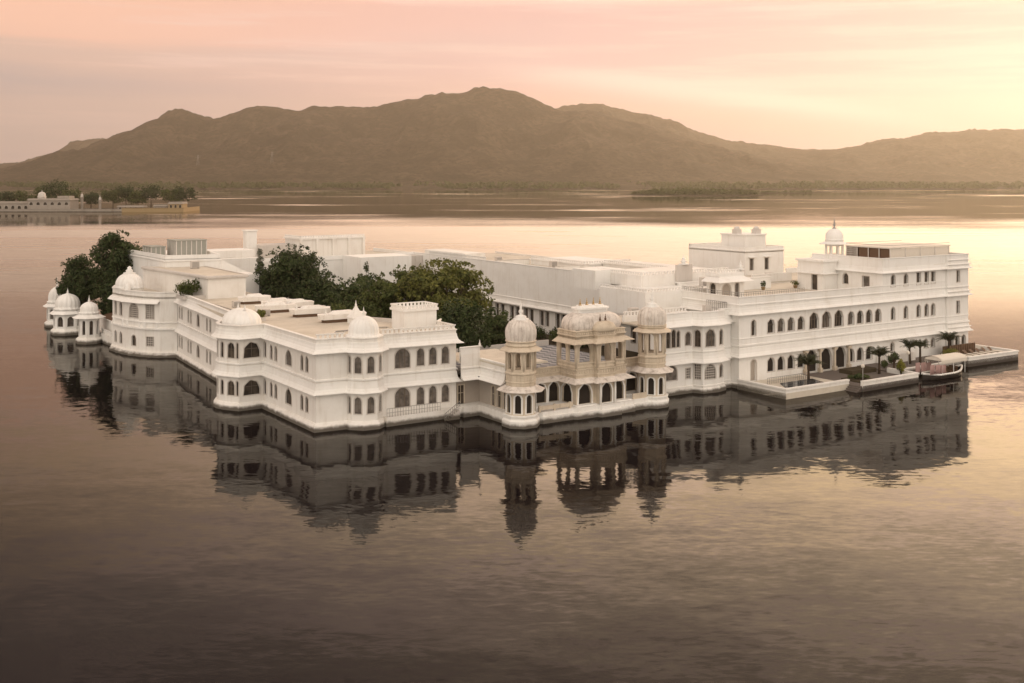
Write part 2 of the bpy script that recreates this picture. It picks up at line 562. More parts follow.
def relief(mb, pts, z, h, step=0.34, proud=0.06, closed=False):
    """row of small raised carved panels along a band"""
    n = len(pts)
    for i in range(n if closed else n - 1):
        A, B = Vector(pts[i]), Vector(pts[(i + 1) % n])
        d = B - A
        L = d.length
        if L < 0.4:
            continue
        d.normalize()
        nr = Vector((d.y, -d.x))
        k = max(1, int(L / step))
        for j in range(k):
            c = (j + 0.5) * L / k
            a, b = A + d * (c - step * 0.34) - nr * 0.02, A + d * (c + step * 0.34) - nr * 0.02
            mb.prism([(a.x, a.y), (b.x, b.y), (b.x + nr.x * (proud + .02), b.y + nr.y * (proud + .02)), (a.x + nr.x * (proud + .02), a.y + nr.y * (proud + .02))], z, z + h)

def finial(mb, c, z, h=1.2, r=0.22):
    mb.lathe(c, [(r * 1.5, z), (r * 1.6, z + h * .06), (r * 0.5, z + h * .14), (r * 0.9, z + h * .26), (r, z + h * .34), (r * .35, z + h * .46),
                 (r * .6, z + h * .58), (r * .2, z + h * .7), (0.04, z + h * .85), (0.01, z + h)], 10)

def dome_prof(r, z, h, bulge=0.06):
    return [(r * (math.cos(t) + bulge * math.sin(2 * t)), z + h * math.sin(t)) for t in [math.pi / 2 * i / 10 for i in range(10)]] + [(0.02, z + h * 1.02)]

def ngon(c, r, n=8, rot=None):
    rot = math.pi / n if rot is None else rot
    # counter-clockwise so that the right-hand side faces outwards
    return [(c[0] + r * math.cos(rot + 2 * math.pi * i / n), c[1] + r * math.sin(rot + 2 * math.pi * i / n)) for i in range(n)]


# ================================================================== THE SETTING
def setting(name, mb, m, kind='structure', label=None, cat=None):
    o = mb.build(name, M[m] if isinstance(m, str) else m)
    return tag(o, label, cat, None, kind)

def lake_material(t):
    pos = t.n('ShaderNodeNewGeometry').outputs['Position']
    sp = t.n('ShaderNodeSeparateXYZ', {0: pos})
    x, y, _ = sp.outputs
    flat = t.n('ShaderNodeCombineXYZ', {0: x, 1: y, 2: 0.0}).outputs[0]
    # wind patches: long streaks across the open lake, calmer water in the lee of the palace
    pv = t.vm('MULTIPLY', flat, (0.0016, 0.0062, 1.0)).outputs[0]
    patch = t.smooth(t.noise(pv, 1.0, 4.0, 0.6).outputs[0], 0.38, 0.62)
    gust = t.smooth(t.noise(t.vm('MULTIPLY', flat, (0.012, 0.02, 1.0)).outputs[0], 1.0, 3.0, 0.55).outputs[0], 0.30, 0.75)
    def slopes(scale, rot, stretch, amp, detail=1.0):
        mp = t.n('ShaderNodeMapping', {'Vector': flat, 'Rotation': (0, 0, R(rot)), 'Scale': (scale * stretch, scale, 1)}).outputs[0]
        c = t.noise(mp, 1.0, detail, 0.5).outputs['Color']
        return t.vm('SCALE', t.vm('SUBTRACT', c, (0.5, 0.5, 0.5)).outputs[0], scale=amp).outputs[0]
    near = t.vm('ADD', t.vm('ADD', slopes(1.0, 8, 0.38, 0.044, 2.0), slopes(0.24, -8, 0.45, 0.042)).outputs[0],
                slopes(3.0, 12, 0.36, 0.062, 2.0)).outputs[0]
    amp = t.m('ADD', t.m('MULTIPLY', gust, 0.55), 0.55)
    # wind-ruffled open water beyond the palace; a calm slick under the hills, broken by thin ruffled streaks
    yw = t.m('ADD', y, t.m('MULTIPLY', t.m('SUBTRACT', t.noise(t.vm('MULTIPLY', flat, (0.0022, 0.0040, 1.0)).outputs[0], 1.0, 3.0, 0.6).outputs[0], 0.5), 900.0))
    yw = t.m('ADD', yw, t.m('MULTIPLY', t.m('ABSOLUTE', x), 0.25))
    open_w = t.smooth(y, 150.0, 330.0)
    slick = t.m('MULTIPLY', t.smooth(yw, 560.0, 880.0), t.smooth(yw, 5200.0, 3600.0))
    thin = t.smooth(t.noise(t.vm('MULTIPLY', flat, (0.0030, 0.0080, 1.0)).outputs[0], 1.0, 5.0, 0.65).outputs[0], 0.50, 0.72)
    ruffle = t.m('MULTIPLY', open_w, t.m('SUBTRACT', 1.0, t.m('MULTIPLY', slick, t.m('SUBTRACT', 1.0, t.m('MULTIPLY', thin, 0.75)))))
    ruffle = t.m('MULTIPLY', ruffle, t.m('ADD', t.m('MULTIPLY', patch, 0.35), 0.65))
    s_ = t.vm('SCALE', near, scale=t.m('MULTIPLY', amp, t.smooth(y, 700.0, 300.0, 0.35, 1.0))).outputs[0]
    s3 = t.n('ShaderNodeSeparateXYZ', {0: s_})
    nrm = t.vm('NORMALIZE', t.n('ShaderNodeCombineXYZ', {0: s3.outputs[0], 1: s3.outputs[1], 2: 1.0}).outputs[0]).outputs[0]
    rough = t.m('ADD', t.m('MULTIPLY', ruffle, 0.31), 0.04)
    deep = t.n('ShaderNodeBsdfDiffuse', {'Color': (0.006, 0.0042, 0.0055, 1)}).outputs[0]
    glo = t.n('ShaderNodeBsdfGlossy', {'Color': (0.98, 0.95, 0.88, 1), 'Roughness': rough, 'Normal': nrm}).outputs[0]
    fr = t.n('ShaderNodeFresnel', {'IOR': 1.12, 'Normal': nrm}).outputs[0]
    return t.n('ShaderNodeMixShader', {0: fr, 1: deep, 2: glo}).outputs[0]
M['lake'] = mat('lake water', lake_material)
mb = MB(); mb.add([(-9000, -600, 0), (9000, -600, 0), (9000, 9000, 0), (-9000, 9000, 0)], [(0, 1, 2, 3)])
setting('lake', mb, 'lake')

# --- hills: one heightfield with the measured crest line, standing 2.7 to 6 km away
def interp(tab, x):
    if x <= tab[0][0]: return tab[0][1]
    for (a, ya), (b, yb) in zip(tab, tab[1:]):
        if x <= b:
            k = (x - a) / (b - a); k = k * k * (3 - 2 * k) * 0.35 + k * 0.65
            return ya + (yb - ya) * k
    return tab[-1][1]
# (bearing tangent, rise per metre of distance) of the crests
def ct(l): return [((px - 512) / 1120, (178 - py) / 1120) for px, py in l]
MAIN = ct([(-160, 178), (-60, 176), (0, 170), (40, 163), (75, 157), (100, 140), (130, 130), (158, 117), (170, 110), (180, 107.5), (192, 112), (208, 119), (218, 117), (232, 112), (248, 107),
           (264, 105), (280, 108), (300, 110), (318, 106), (340, 106), (372, 106), (395, 101), (418, 97), (436, 92), (452, 94), (468, 91), (482, 87.5), (497, 87), (512, 89),
           (530, 95), (545, 104), (562, 110), (590, 112), (640, 122), (690, 138), (720, 146), (760, 156), (820, 164), (900, 168), (1000, 172), (1200, 176)])
BACK = ct([(400, 176), (480, 140), (520, 112), (548, 107), (575, 104), (600, 102), (612, 106), (640, 112), (670, 120), (700, 132), (730, 140), (765, 145), (800, 149), (830, 150), (870, 158), (900, 164), (1010, 172), (1200, 176)])
RIGHT = ct([(640, 176), (700, 168), (760, 158), (800, 152), (835, 149), (870, 144), (900, 139), (940, 135), (975, 131.5), (1000, 129.5), (1024, 130), (1080, 126), (1160, 132), (1240, 140), (1400, 160)])
LEFTR = ct([(-400, 150), (-250, 160), (-100, 168), (-20, 171), (0, 168), (40, 160), (70, 148), (90, 139), (112, 138), (140, 146), (180, 160), (240, 172), (300, 176)])
def ridge(x, y, tab, yc, front, back, seed):
    """height of one range: crest at depth yc, spurs running down towards the lake"""
    warp = 170 * mnoise.fractal(Vector((x * 0.0011, y * 0.0011, seed)), 1.0, 2.0, 3)
    t = x / yc
    top = interp(tab, t) * yc + 28
    d = y - yc
    if d < 0:
        q = max(0.0, 1 + (d + min(0, warp) * 0.6 * min(1, -d / 300)) / front)
        prof = q ** 1.35
    else:
        prof = max(0.0, 1 - d / back)
        prof = prof * prof * (3 - 2 * prof)
    spur = mnoise.ridged_multi_fractal(Vector((x * 0.0026 + seed, y * 0.0013, seed)), 0.85, 2.1, 6, 1.0, 2.0) - 1.1
    edge = min(1.0, abs(d) / 420.0)
    return top * prof * (1 + 0.40 * spur * edge * min(1.0, prof * 2.5))
def hill_h(x, y):
    h = max(ridge(x, y, MAIN, 4150, 1250, 1400, 1.3), ridge(x, y, BACK, 5300, 1500, 1200, 4.1),
            ridge(x, y, RIGHT, 4700, 1400, 1500, 7.7), ridge(x, y, LEFTR, 6300, 1700, 1000, 2.2))
    tree = mnoise.fractal(Vector((x * 0.024, y * 0.024, 0.5)), 0.8, 2.0, 4)
    if h > 3:
        h += tree * 6.0 * min(1.0, h / 40) + 5.0 * mnoise.noise(Vector((x * 0.06, y * 0.06, 2.5))) * min(1.0, h / 40)
    return h
mb = MB()
xs = [-4400 + i * 13.0 for i in range(678)]
ys = [2620 + (i / 130.0) ** 1.2 * 4500 for i in range(131)]
shore = lambda x: 2700 + 130 * mnoise.noise(Vector((x * 0.0022, 3.3, 0))) + 40 * mnoise.noise(Vector((x * 0.011, 8.3, 0)))
vs = []
for yv in ys:
    for xv in xs:
        xx = xv * (0.62 + 0.38 * yv / 6900) * 1.15
        ds = yv - shore(xx)
        base = -3.0 if ds < 0 else min(1.0, ds / 40) * 4 + min(1.0, ds / 700) * 9
        h = hill_h(xx, yv) if ds > 0 else 0
        vs.append((xx, yv, max(base, h - 2 if ds > 0 else -3.0)))
nx = len(xs)
mb.add(vs, [(j * nx + i, j * nx + i + 1, (j + 1) * nx + i + 1, (j + 1) * nx + i) for j in range(len(ys) - 1) for i in range(nx - 1)], True)
def hillmat(t):
    pos = t.n('ShaderNodeNewGeometry').outputs['Position']
    a = t.smooth(t.noise(pos, 0.010, 6, 0.65).outputs[0], 0.35, 0.65)
    b_ = t.smooth(t.noise(pos, 0.055, 5, 0.7).outputs[0], 0.40, 0.62)
    c = t.mix(a, (0.048, 0.038, 0.024, 1), (0.112, 0.082, 0.054, 1))
    c = t.mix(b_, c, (0.034, 0.030, 0.016, 1))
    bump = t.n('ShaderNodeBump', {'Height': t.noise(pos, 0.05, 5, 0.7).outputs[0], 'Strength': 0.5, 'Distance': 12.0}).outputs[0]
    return bsdf(t, c, 0.95, 0.05, bump)
M['hill'] = mat('dry wooded hillside', hillmat)
setting('hills', mb, 'hill')

# --- woods along the far shore and on the low islet: nobody could count these trees
def tree_blob(mb, rng, x, y, z, r, h):
    """small far tree: an irregular tuft of leaf faces"""
    n = 22
    for _ in range(n):
        t, q = rng.uniform(0, 6.283), rng.random() ** 0.5
        zz = z + h * rng.uniform(0.12, 1.0)
        k = math.sqrt(max(0.05, 1 - ((zz - z) / h - 0.45) ** 2 * 2.6))
        c = Vector((x + r * q * k * math.cos(t), y + r * q * k * math.sin(t), zz))
        s_ = r * rng.uniform(0.28, 0.55)
        a = Vector((rng.uniform(-1, 1), rng.uniform(-1, 1), rng.uniform(-0.4, 1))).normalized()
        b_ = a.orthogonal().normalized()
        e = a.cross(b_)
        mb.add([c + b_ * s_, c + e * s_ * 0.8, c - b_ * s_, c - e * s_ * 0.9], [(0, 1, 2, 3)])
rng = random.Random(5)
mb = MB()
for i in range(2300):
    x = rng.uniform(-1750, 1900)
    y = shore(x) + 12 + rng.random() ** 1.6 * 420
    if mnoise.noise(Vector((x * 0.006, y * 0.006, 1.7))) < -0.28:
        continue
    tree_blob(mb, rng, x, y, 2 + min(9, (y - shore(x)) * 0.015), rng.uniform(4, 9), rng.uniform(6, 13))
setting('far_wood', mb, 'leaf_mid', 'stuff', 'strip of dark woodland along the far shore below the hills', 'woodland')
mb = MB()
islet = [(190 + 235 + 112 * math.cos(t) * (1 + 0.12 * math.sin(3 * t)), 1800 + 34 * math.sin(t)) for t in [i * 6.2832 / 40 for i in range(40)]]
islet = [(x - 130, y) for x, y in islet]
mb.prism(islet, -1.0, 1.4, 0.94)
setting('islet_ground', mb, 'soil')
mb = MB()
for i in range(330):
    t, q = rng.uniform(0, 6.283), rng.random() ** 0.5
    x, y = 295 + 100 * q * math.cos(t), 1800 + 28 * q * math.sin(t)
    k = 0.55 + 0.45 * math.sin(max(0, min(1, (x - 190) / 210)) * 3.14)
    tree_blob(mb, rng, x, y, 1, rng.uniform(3, 6), rng.uniform(6, 11) * k)
setting('islet_wood', mb, 'leaf_mid', 'stuff', 'low dark clump of woodland on the islet in front of the far shore', 'woodland')
mb = MB()
for (cx, cy, rx, ry) in ((430, 2080, 150, 14), (560, 2300, 190, 16), (820, 1950, 120, 8)):
    mb.prism([(cx + rx * math.cos(t) * (1 + .15 * math.sin(5 * t)), cy + ry * math.sin(t)) for t in [i * 6.2832 / 30 for i in range(30)]], -0.6, 0.7, 0.9)
setting('mud_spit', mb, 'soil')
mb = MB()
for i in range(150):
    cx, cy, rx = rng.choice(((430, 2080, 130), (430, 2080, 60)))
    tree_blob(mb, rng, cx + rng.uniform(-rx, rx), cy + rng.uniform(-7, 7), 0.5, rng.uniform(2, 4), rng.uniform(2, 4.5))
setting('spit_scrub', mb, 'leaf_mid', 'stuff', 'low scrub on the mud spits to the right of the wooded islet', 'scrub')

# --- air
hz = bpy.data.materials.new('pale evening haze')
hz.use_nodes = True
t = NT(hz.node_tree)
vol = t.n('ShaderNodeVolumePrincipled', {'Color': (0.97, 0.86, 0.70, 1), 'Density': 0.000080, 'Anisotropy': 0.68})
t.n('ShaderNodeOutputMaterial', {'Volume': vol.outputs[0]})
M['haze'] = hz
mb = MB(); mb.box(-8800, 8800, -500, 8800, -5.0, 640.0)
setting('haze', mb, 'haze', 'stuff', 'thin warm evening haze over the lake and hills', 'haze')

# --- palace island ground
mb = MB(); mb.prism([(1, 2), (60, -5), (105, -5), (105, 60), (78, 96), (16, 108), (1.5, 110), (-2, 84), (4, 60)], -1.2, 1.2)
mb.v = [tuple(W(*p)) for p in mb.v]
setting('ground', mb, 'soil')

# ================================================================== PALACE BUILDINGS
def rail(mb, pts, z, h=1.0, step=0.5, r=0.03):
    for A, B in zip(pts, pts[1:]):
        A3, B3 = Vector((A[0], A[1], A[2] if len(A) > 2 else z)), Vector((B[0], B[1], B[2] if len(B) > 2 else z))
        mb.bar(A3 + Vector((0, 0, h)), B3 + Vector((0, 0, h)), r * 1.3, n=5)
        mb.bar(A3 + Vector((0, 0, h * 0.5)), B3 + Vector((0, 0, h * 0.5)), r, n=5)
        k = max(1, round((B3 - A3).length / step))
        for i in range(k + 1):
            p = A3.lerp(B3, i / k)
            mb.bar(p, p + Vector((0, 0, h)), r, n=5)

# ------------------------------------------------------------------ left lakeside wing
T = Thing('palace_wing', 'two-storey white palace wing with its corner nearest the viewer, domed turret and domed bay', 'palace wing', (5, 20, 0))
LW = [(2.9, 60), (0.5, 24.2), (-2.8, 22.8), (-4.2, 20.6), (-4.55, 19.6), (-4.6, 18.6), (-4.2, 17.4), (-3.1, 15.6), (0, 15.8), (0, 0), (3.3, -0.3)]
tur = [(5.75 + 2.1 * math.cos(R(a)), -0.2 + 2.1 * math.sin(R(a))) for a in (183, 203, 244, 288, 330, 358)]
LW += tur + [(17.2, -1.2), (17.2, 3.0), (18.6, 4.5)]
up, lo = 6.25, 1.75
ops = {0: []}
for s_ in (1.4, 3.0, 7.0, 8.6, 17.9, 19.7, 24.5, 26.0, 30, 31.6):
    for z in (up, lo): ops[0].append((s_, z, 0.72, 1.75, 'point'))
for s_ in (12.9, 27.9):
    for z in (up, lo): ops[0].append((s_, z, 1.5, 1.8, 'point'))
for z in (up, lo):
    h = 1.85 if z == up else 1.75
    ops.setdefault(4, []).append((0.5, z, 0.45, h, 'cusp')); ops.setdefault(2, []).append((1.3, z, 0.9, h, 'cusp'))
    ops.setdefault(5, []).append((0.65, z, 0.55, h, 'cusp'))
    ops.setdefault(6, []).append((0.85, z, 1.05, h, 'cusp')); ops[6].append((1.8, z, 0.35, h, 'cusp'))
    ops.setdefault(7, []).append((1.55, z, 2.1, h, 'cusp'))
    ops.setdefault(8, []).append((0.55, z, 0.7, h, 'point'))
    ops[8] += [(2.6, z, 0.75, 1.7, 'point'), (4.05, z, 0.75, 1.7, 'point'), (8.0, z, 1.8, 1.75, 'point'), (11.9, z, 0.75, 1.7, 'point'), (13.3, z, 0.75, 1.7, 'point')]
    for i in (11, 12, 13): ops[i] = ops.get(i, []) + [(0.84, z, 0.78, h, 'cusp', 'std', 'curtain')]
    ops[10 + 0] = ops.get(10, [])
    ops[14] = ops.get(14, []) + [(2.6, z - 0.1, 1.85, 2.2, 'round', 'three', 'curtain'), (4.85, z, 0.95, 2.0, 'cusp', 'std', 'curtain'), (6.4, z, 0.95, 2.0, 'cusp', 'std', 'curtain'), (8.0, z, 0.95, 2.0, 'cusp', 'std', 'curtain')]
ops[10] = [(0.84, z, 0.6, 1.85, 'cusp', 'std', 'curtain') for z in (up, lo)]
i0 = 10
# indices: 0 far wall, 8 near wall, 9 corner front, 10 link to turret, 11..14 turret faces, 15 right wall
o2 = {k: v for k, v in ops.items() if k <= 8}
for k, (s_, w_) in enumerate(((0.37, 0.45), (0.74, 0.85), (0.79, 0.85), (0.75, 0.6))):
    o2[11 + k] = [(s_, z, w_, 1.85, 'cusp', 'std', 'curtain') for z in (up, lo)]
o2[16] = ops[14]
LWp = LW[:11] + LW[11:]
mb = MB()
facade(T, mb, LWp, 0.9, 9.0, {k: v for k, v in o2.items()}, 0.10)
back = [(18.6, 8.7), (14.2, 17), (14.2, 62), (2.9, 62)]
poly = [(2.9, 60)] + [(0.3, 25)] + [(0.3, 0.3), (16.9, -0.9)] + back[:-1] + [(2.9, 62)]
mb.sweep([(17.2, 3.0), (18.6, 4.5), (18.6, 8.7), (14.2, 17), (14.2, 62)], [(0, 0.9), (0, 9.0)], cap=False)
wall = T.part('wall', mb, 'plaster')
mb = MB(); mb.sweep(LWp, [(0, -1.2), (0.38, -1.2), (0.38, 0.55), (0.12, 0.92), (0.0, 0.92)]); T.part('plinth', mb, 'plaster')
mb = MB(); mb.prism(poly, 9.0, 9.55); T.part('roof', mb, 'roof')
mb = MB(); curved_eave(mb, LWp, 8.6, 0.68, 1.1); T.part('upper_eave', mb, 'white')
mb = MB(); curved_eave(mb, LWp, 4.05, 0.55, 1.25); mould(mb, LWp, 5.45, 0.14, 0.22); T.part('lower_eave', mb, 'white')
mb = MB(); mb.sweep(LWp, [(0, 9.0), (0.0, 10.05), (0.1, 10.1), (0.1, 10.22), (-0.35, 10.22), (-0.35, 9.3)]); T.part('parapet', mb, 'plaster')
mb = MB(); cresting(mb, LWp[9:11], 10.2); T.part('balustrade', mb, 'plaster')
mb = MB(); cresting(mb, LWp[16:], 10.2); T.part('balustrade', mb, 'plaster')
# turret dome
mb = MB(); c = (5.75, -0.05)
mb.lathe(c, [(1.9, 9.0), (1.9, 10.0), (1.98, 10.1), (1.98, 10.3), (1.75, 10.35)] + dome_prof(1.66, 10.35, 2.1, 0.08), 96, 16, 0.075)
d = T.part('turret_dome', mb, 'white')
mb = MB(); finial(mb, c, 12.35, 1.1, 0.2); T.part('finial', mb, 'white', d)
# bay dome: long half-barrel
mb = MB(); c = (-1.4, 19.6)
pr = [(1.0, 9.0), (1.0, 9.7), (1.04, 9.8), (1.0, 9.9)] + [(math.cos(t_) + 0.05 * math.sin(2 * t_), 9.9 + 1.95 * math.sin(t_)) for t_ in [math.pi / 2 * i / 10 for i in range(11)]]
mb.lathe(c, pr, 96, 16, 0.05, squash=(2.25, 3.0)); d = T.part('bay_dome', mb, 'white')
mb = MB(); finial(mb, (c[0], c[1] - 1.2), 11.75, 0.7, 0.14); finial(mb, (c[0], c[1] + 1.2), 11.75, 0.7, 0.14); T.part('finial', mb, 'white', d)
# roof skylights: rows of shallow boat-shaped monitors
for (u, v, L_, a) in ((9.2, 43.5, 4.0, 0), (10.0, 36.0, 4.4, 8), (7.7, 31.5, 4.8, 0), (11.5, 33.2, 4.2, 12), (10.2, 24.8, 5.2, -4), (11.2, 17.5, 5.6, 0)):
    mb = MB()
    ca, sa = math.cos(R(a)), math.sin(R(a))
    out = [(-L_ / 2, -0.9), (L_ / 2, -1.1), (L_ / 2 + 0.35, 0), (L_ / 2, 1.1), (-L_ / 2, 0.9), (-L_ / 2 - 0.4, 0)]
    rot = lambda p, k=1.0: (u + (p[0] * ca - p[1] * sa) * k, v + (p[0] * sa + p[1] * ca) * k)
    base = MB(); base.prism([rot(p, 0.88) for p in out], 9.5, 9.99)
    mb.prism([rot(p) for p in out], 9.95, 10.6, 1.06)
    mb.prism([rot(p, 0.6) for p in out], 10.6, 10.95, 0.7)
    sk = T.part('skylight', mb, 'plaster')
    T.part('slot_shade', base, 'wood', sk)  # dark brown base block, coloured for the shade in the slot under the slab
    mb = MB(); finial(mb, rot((-L_ / 2 + 0.3, -0.6)), 10.6, 0.8, 0.16); T.part('finial', mb, 'white', sk)
# stair tower standing on the right end of the roof
mb = MB(); mb.box(13.7, 18.2, 5.2, 8.4, 9.5, 11.8); mb.box(13.5, 18.4, 5.0, 8.6, 11.8, 12.1)
st = T.part('stair_tower', mb, 'white')
mb = MB(); cresting(mb, [(18.3, 8.5), (13.6, 8.5), (13.6, 5.1), (18.3, 5.1), (18.3, 8.5)], 12.1, inset=-0.0, h=0.32); T.part('balustrade', mb, 'white', st)
mb = MB(); mb.sweep([(14.2, 40), (14.2, 17), (18.6, 8.7)][::-1], [(0, 9.3), (0, 10.0), (-0.3, 10.0), (-0.3, 9.3)]); T.part('rear_parapet', mb, 'grey')
# water terrace, railing and boat stair below the right half
mb = MB(); mb.box(7.6, 17.6, -2.1, -1.2, -1.2, 1.05); T.part('ledge', mb, 'plaster')
mb = MB(); rail(mb, [(7.7, -2.0), (14.6, -2.0)], 1.05, 0.95, 0.35, 0.025); T.part('railing', mb, 'metal')
mb = MB()
for i in range(7):
    mb.box(14.6 + 0.28 * i, 14.9 + 0.28 * i, -3.1, -2.12, -0.6, -0.1 + 0.19 * i)
stp = T.part('stair', mb, 'grey')
mb = MB(); rail(mb, [(14.6, -3.1, -0.1), (16.6, -3.1, 1.15)], 0, 0.95, 0.3, 0.03); T.part('railing', mb, 'metal', stp)

# ------------------------------------------------------------------ rounded corner pavilion at the far left end of the wing
T = Thing('corner_pavilion', 'white rounded pavilion with lattice windows and low lotus-topped dome, right of the kiosks', 'pavilion', (0.5, 67, 0))
R1 = [(4, 78.5), (-2.4, 77), (-3.7, 73.2), (-3.05, 67.8), (-1.5, 63.7), (0.5, 61.2), (2.85, 60.02)]
ops = {2: [], 3: [], 4: []}
for z, h in ((6.0, 2.1), (1.5, 1.8)):
    ops[2] += [(1.4, z, 0.8, h, 'point'), (3.6, z, 1.0, h, 'point')]
ops[3] = [(2.2, 5.95, 2.3, 2.2, 'round', 'jali'), (2.2, 1.5, 1.1, 1.7, 'cusp', 'std')]
ops[4] = [(1.4, 5.95, 1.5, 2.15, 'rect', 'jali', 'curtain'), (1.4, 1.7, 1.3, 1.4, 'rect', 'jali', 'curtain')]
mb = MB(); facade(T, mb, R1, 0.8, 9.3, ops); T.part('wall', mb, 'plaster')
mb = MB(); mb.sweep(R1, [(0, -1.2), (0.55, -1.2), (0.55, 0.3), (0.3, 0.5), (0.3, 0.75), (0.0, 0.82)])
for p in ((-3.3, 70), (-2.4, 66), (-0.5, 62.5)): mb.prism(ngon(p, 0.9, 10), -1.2, 0.45, 0.8)
T.part('plinth', mb, 'plaster')
mb = MB(); chajja(mb, R1[:-1], 8.35, 0.75); T.part('upper_eave', mb, 'white')
mb = MB(); mould(mb, R1, 4.25, 0.3, 0.3); mould(mb, R1, 5.3, 0.12, 0.2)
for k in range(3):
    A, B = Vector(R1[2 + k]), Vector(R1[3 + k])
    for f in (0.15, 0.85):
        p = A.lerp(B, f); mb.prism(ngon((p.x, p.y), 0.25, 8), 4.5, 5.4)
T.part('lower_band', mb, 'white')
mb = MB(); mb.prism(R1 + [(8, 62), (8, 78)], 9.1, 9.4); T.part('roof', mb, 'roof')
mb = MB(); mb.sweep(R1, [(0, 9.3), (0, 10.0), (0.1, 10.05), (0.1, 10.2), (-0.3, 10.2), (-0.3, 9.4)]); T.part('parapet', mb, 'plaster')
mb = MB(); c = (-1.5, 71.3)
pr = [(1.0, 9.4), (1.0, 10.2), (1.05, 10.3)] + [(math.cos(t_) + 0.06 * math.sin(2 * t_), 10.3 + 2.3 * math.sin(t_)) for t_ in [math.pi / 2 * i / 10 for i in range(11)]]
mb.lathe(c, pr, 96, 16, 0.05, squash=(2.1, 2.8)); d = T.part('dome', mb, 'white')
mb = MB()
mb.lathe(c, [(0.9, 12.4), (1.0, 12.6), (0.5, 12.75), (0.62, 13.0), (0.3, 13.2), (0.36, 13.45), (0.02, 13.7)], 12)
for q in ((-2.9, 72.5), (-2.6, 68.2), (-2.9, 70.3)): mb.lathe(q, [(0.5, 10.1), (0.55, 10.6), (0.35, 11.0), (0.22, 11.1), (0.02, 11.6)], 10)
T.part('lotus_finial', mb, 'white', d)

# ------------------------------------------------------------------ link between wing and stone pavilion
T = Thing('link_building', 'low white link over a shaded recess, between corner wing and stone pavilion', 'palace wing', (18.6, 0, 0))
LK = [(17.25, -2.2), (19.9, -2.2), (19.9, -7.7)]
mb = MB(); wall_seg(mb, LK[0], LK[1], 4.2, 7.3, []); wall_seg(mb, LK[1], LK[2], 4.2, 6.6, []); T.part('wall', mb, 'plaster')
mb = MB()
facade(T, mb, [(17.25, -0.9), (20.6, -0.9), (20.6, -8.0)], 1.2, 4.4, {0: [(0.8, 1.25, 0.8, 2.2, 'rect', 'std')], 1: [(3.2, 1.3, 0.8, 2.3, 'cusp'), (4.5, 1.3, 0.8, 2.3, 'cusp'), (5.8, 1.3, 0.8, 2.3, 'cusp')]}, frame_m='stone')
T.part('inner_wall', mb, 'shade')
mb = MB(); curved_eave(mb, LK, 4.3, 0.7, 1.2); mould(mb, LK, 5.6, 0.12, 0.2); T.part('eave', mb, 'white')
mb = MB(); mb.prism([(17.25, -2.1), (19.85, -2.1), (19.85, -7.5), (26, -7.5), (26, 4), (17.25, 4)], 6.3, 6.5); T.part('roof', mb, 'roof')
mb = MB(); mb.sweep([(17.25, -2.2), (19.9, -2.2)], [(0, 7.3), (0, 8.0), (0.08, 8.05), (0.08, 8.15), (-0.3, 8.15), (-0.3, 6.5)]); mb.sweep([(19.9, -2.2), (19.9, -7.7)], [(0, 6.55), (0.06, 6.6), (0.06, 6.7), (-0.3, 6.7), (-0.3, 6.4)]); finial(mb, (19.8, -2.3), 8.1, 0.8, 0.16); T.part('parapet', mb, 'white')
mb = MB(); mb.prism([(17.4, -2.6), (19.5, -2.6), (19.5, -8.4), (22, -9), (22, 0), (17.4, 0)], -1.2, 1.25); T.part('plinth', mb, 'plaster')

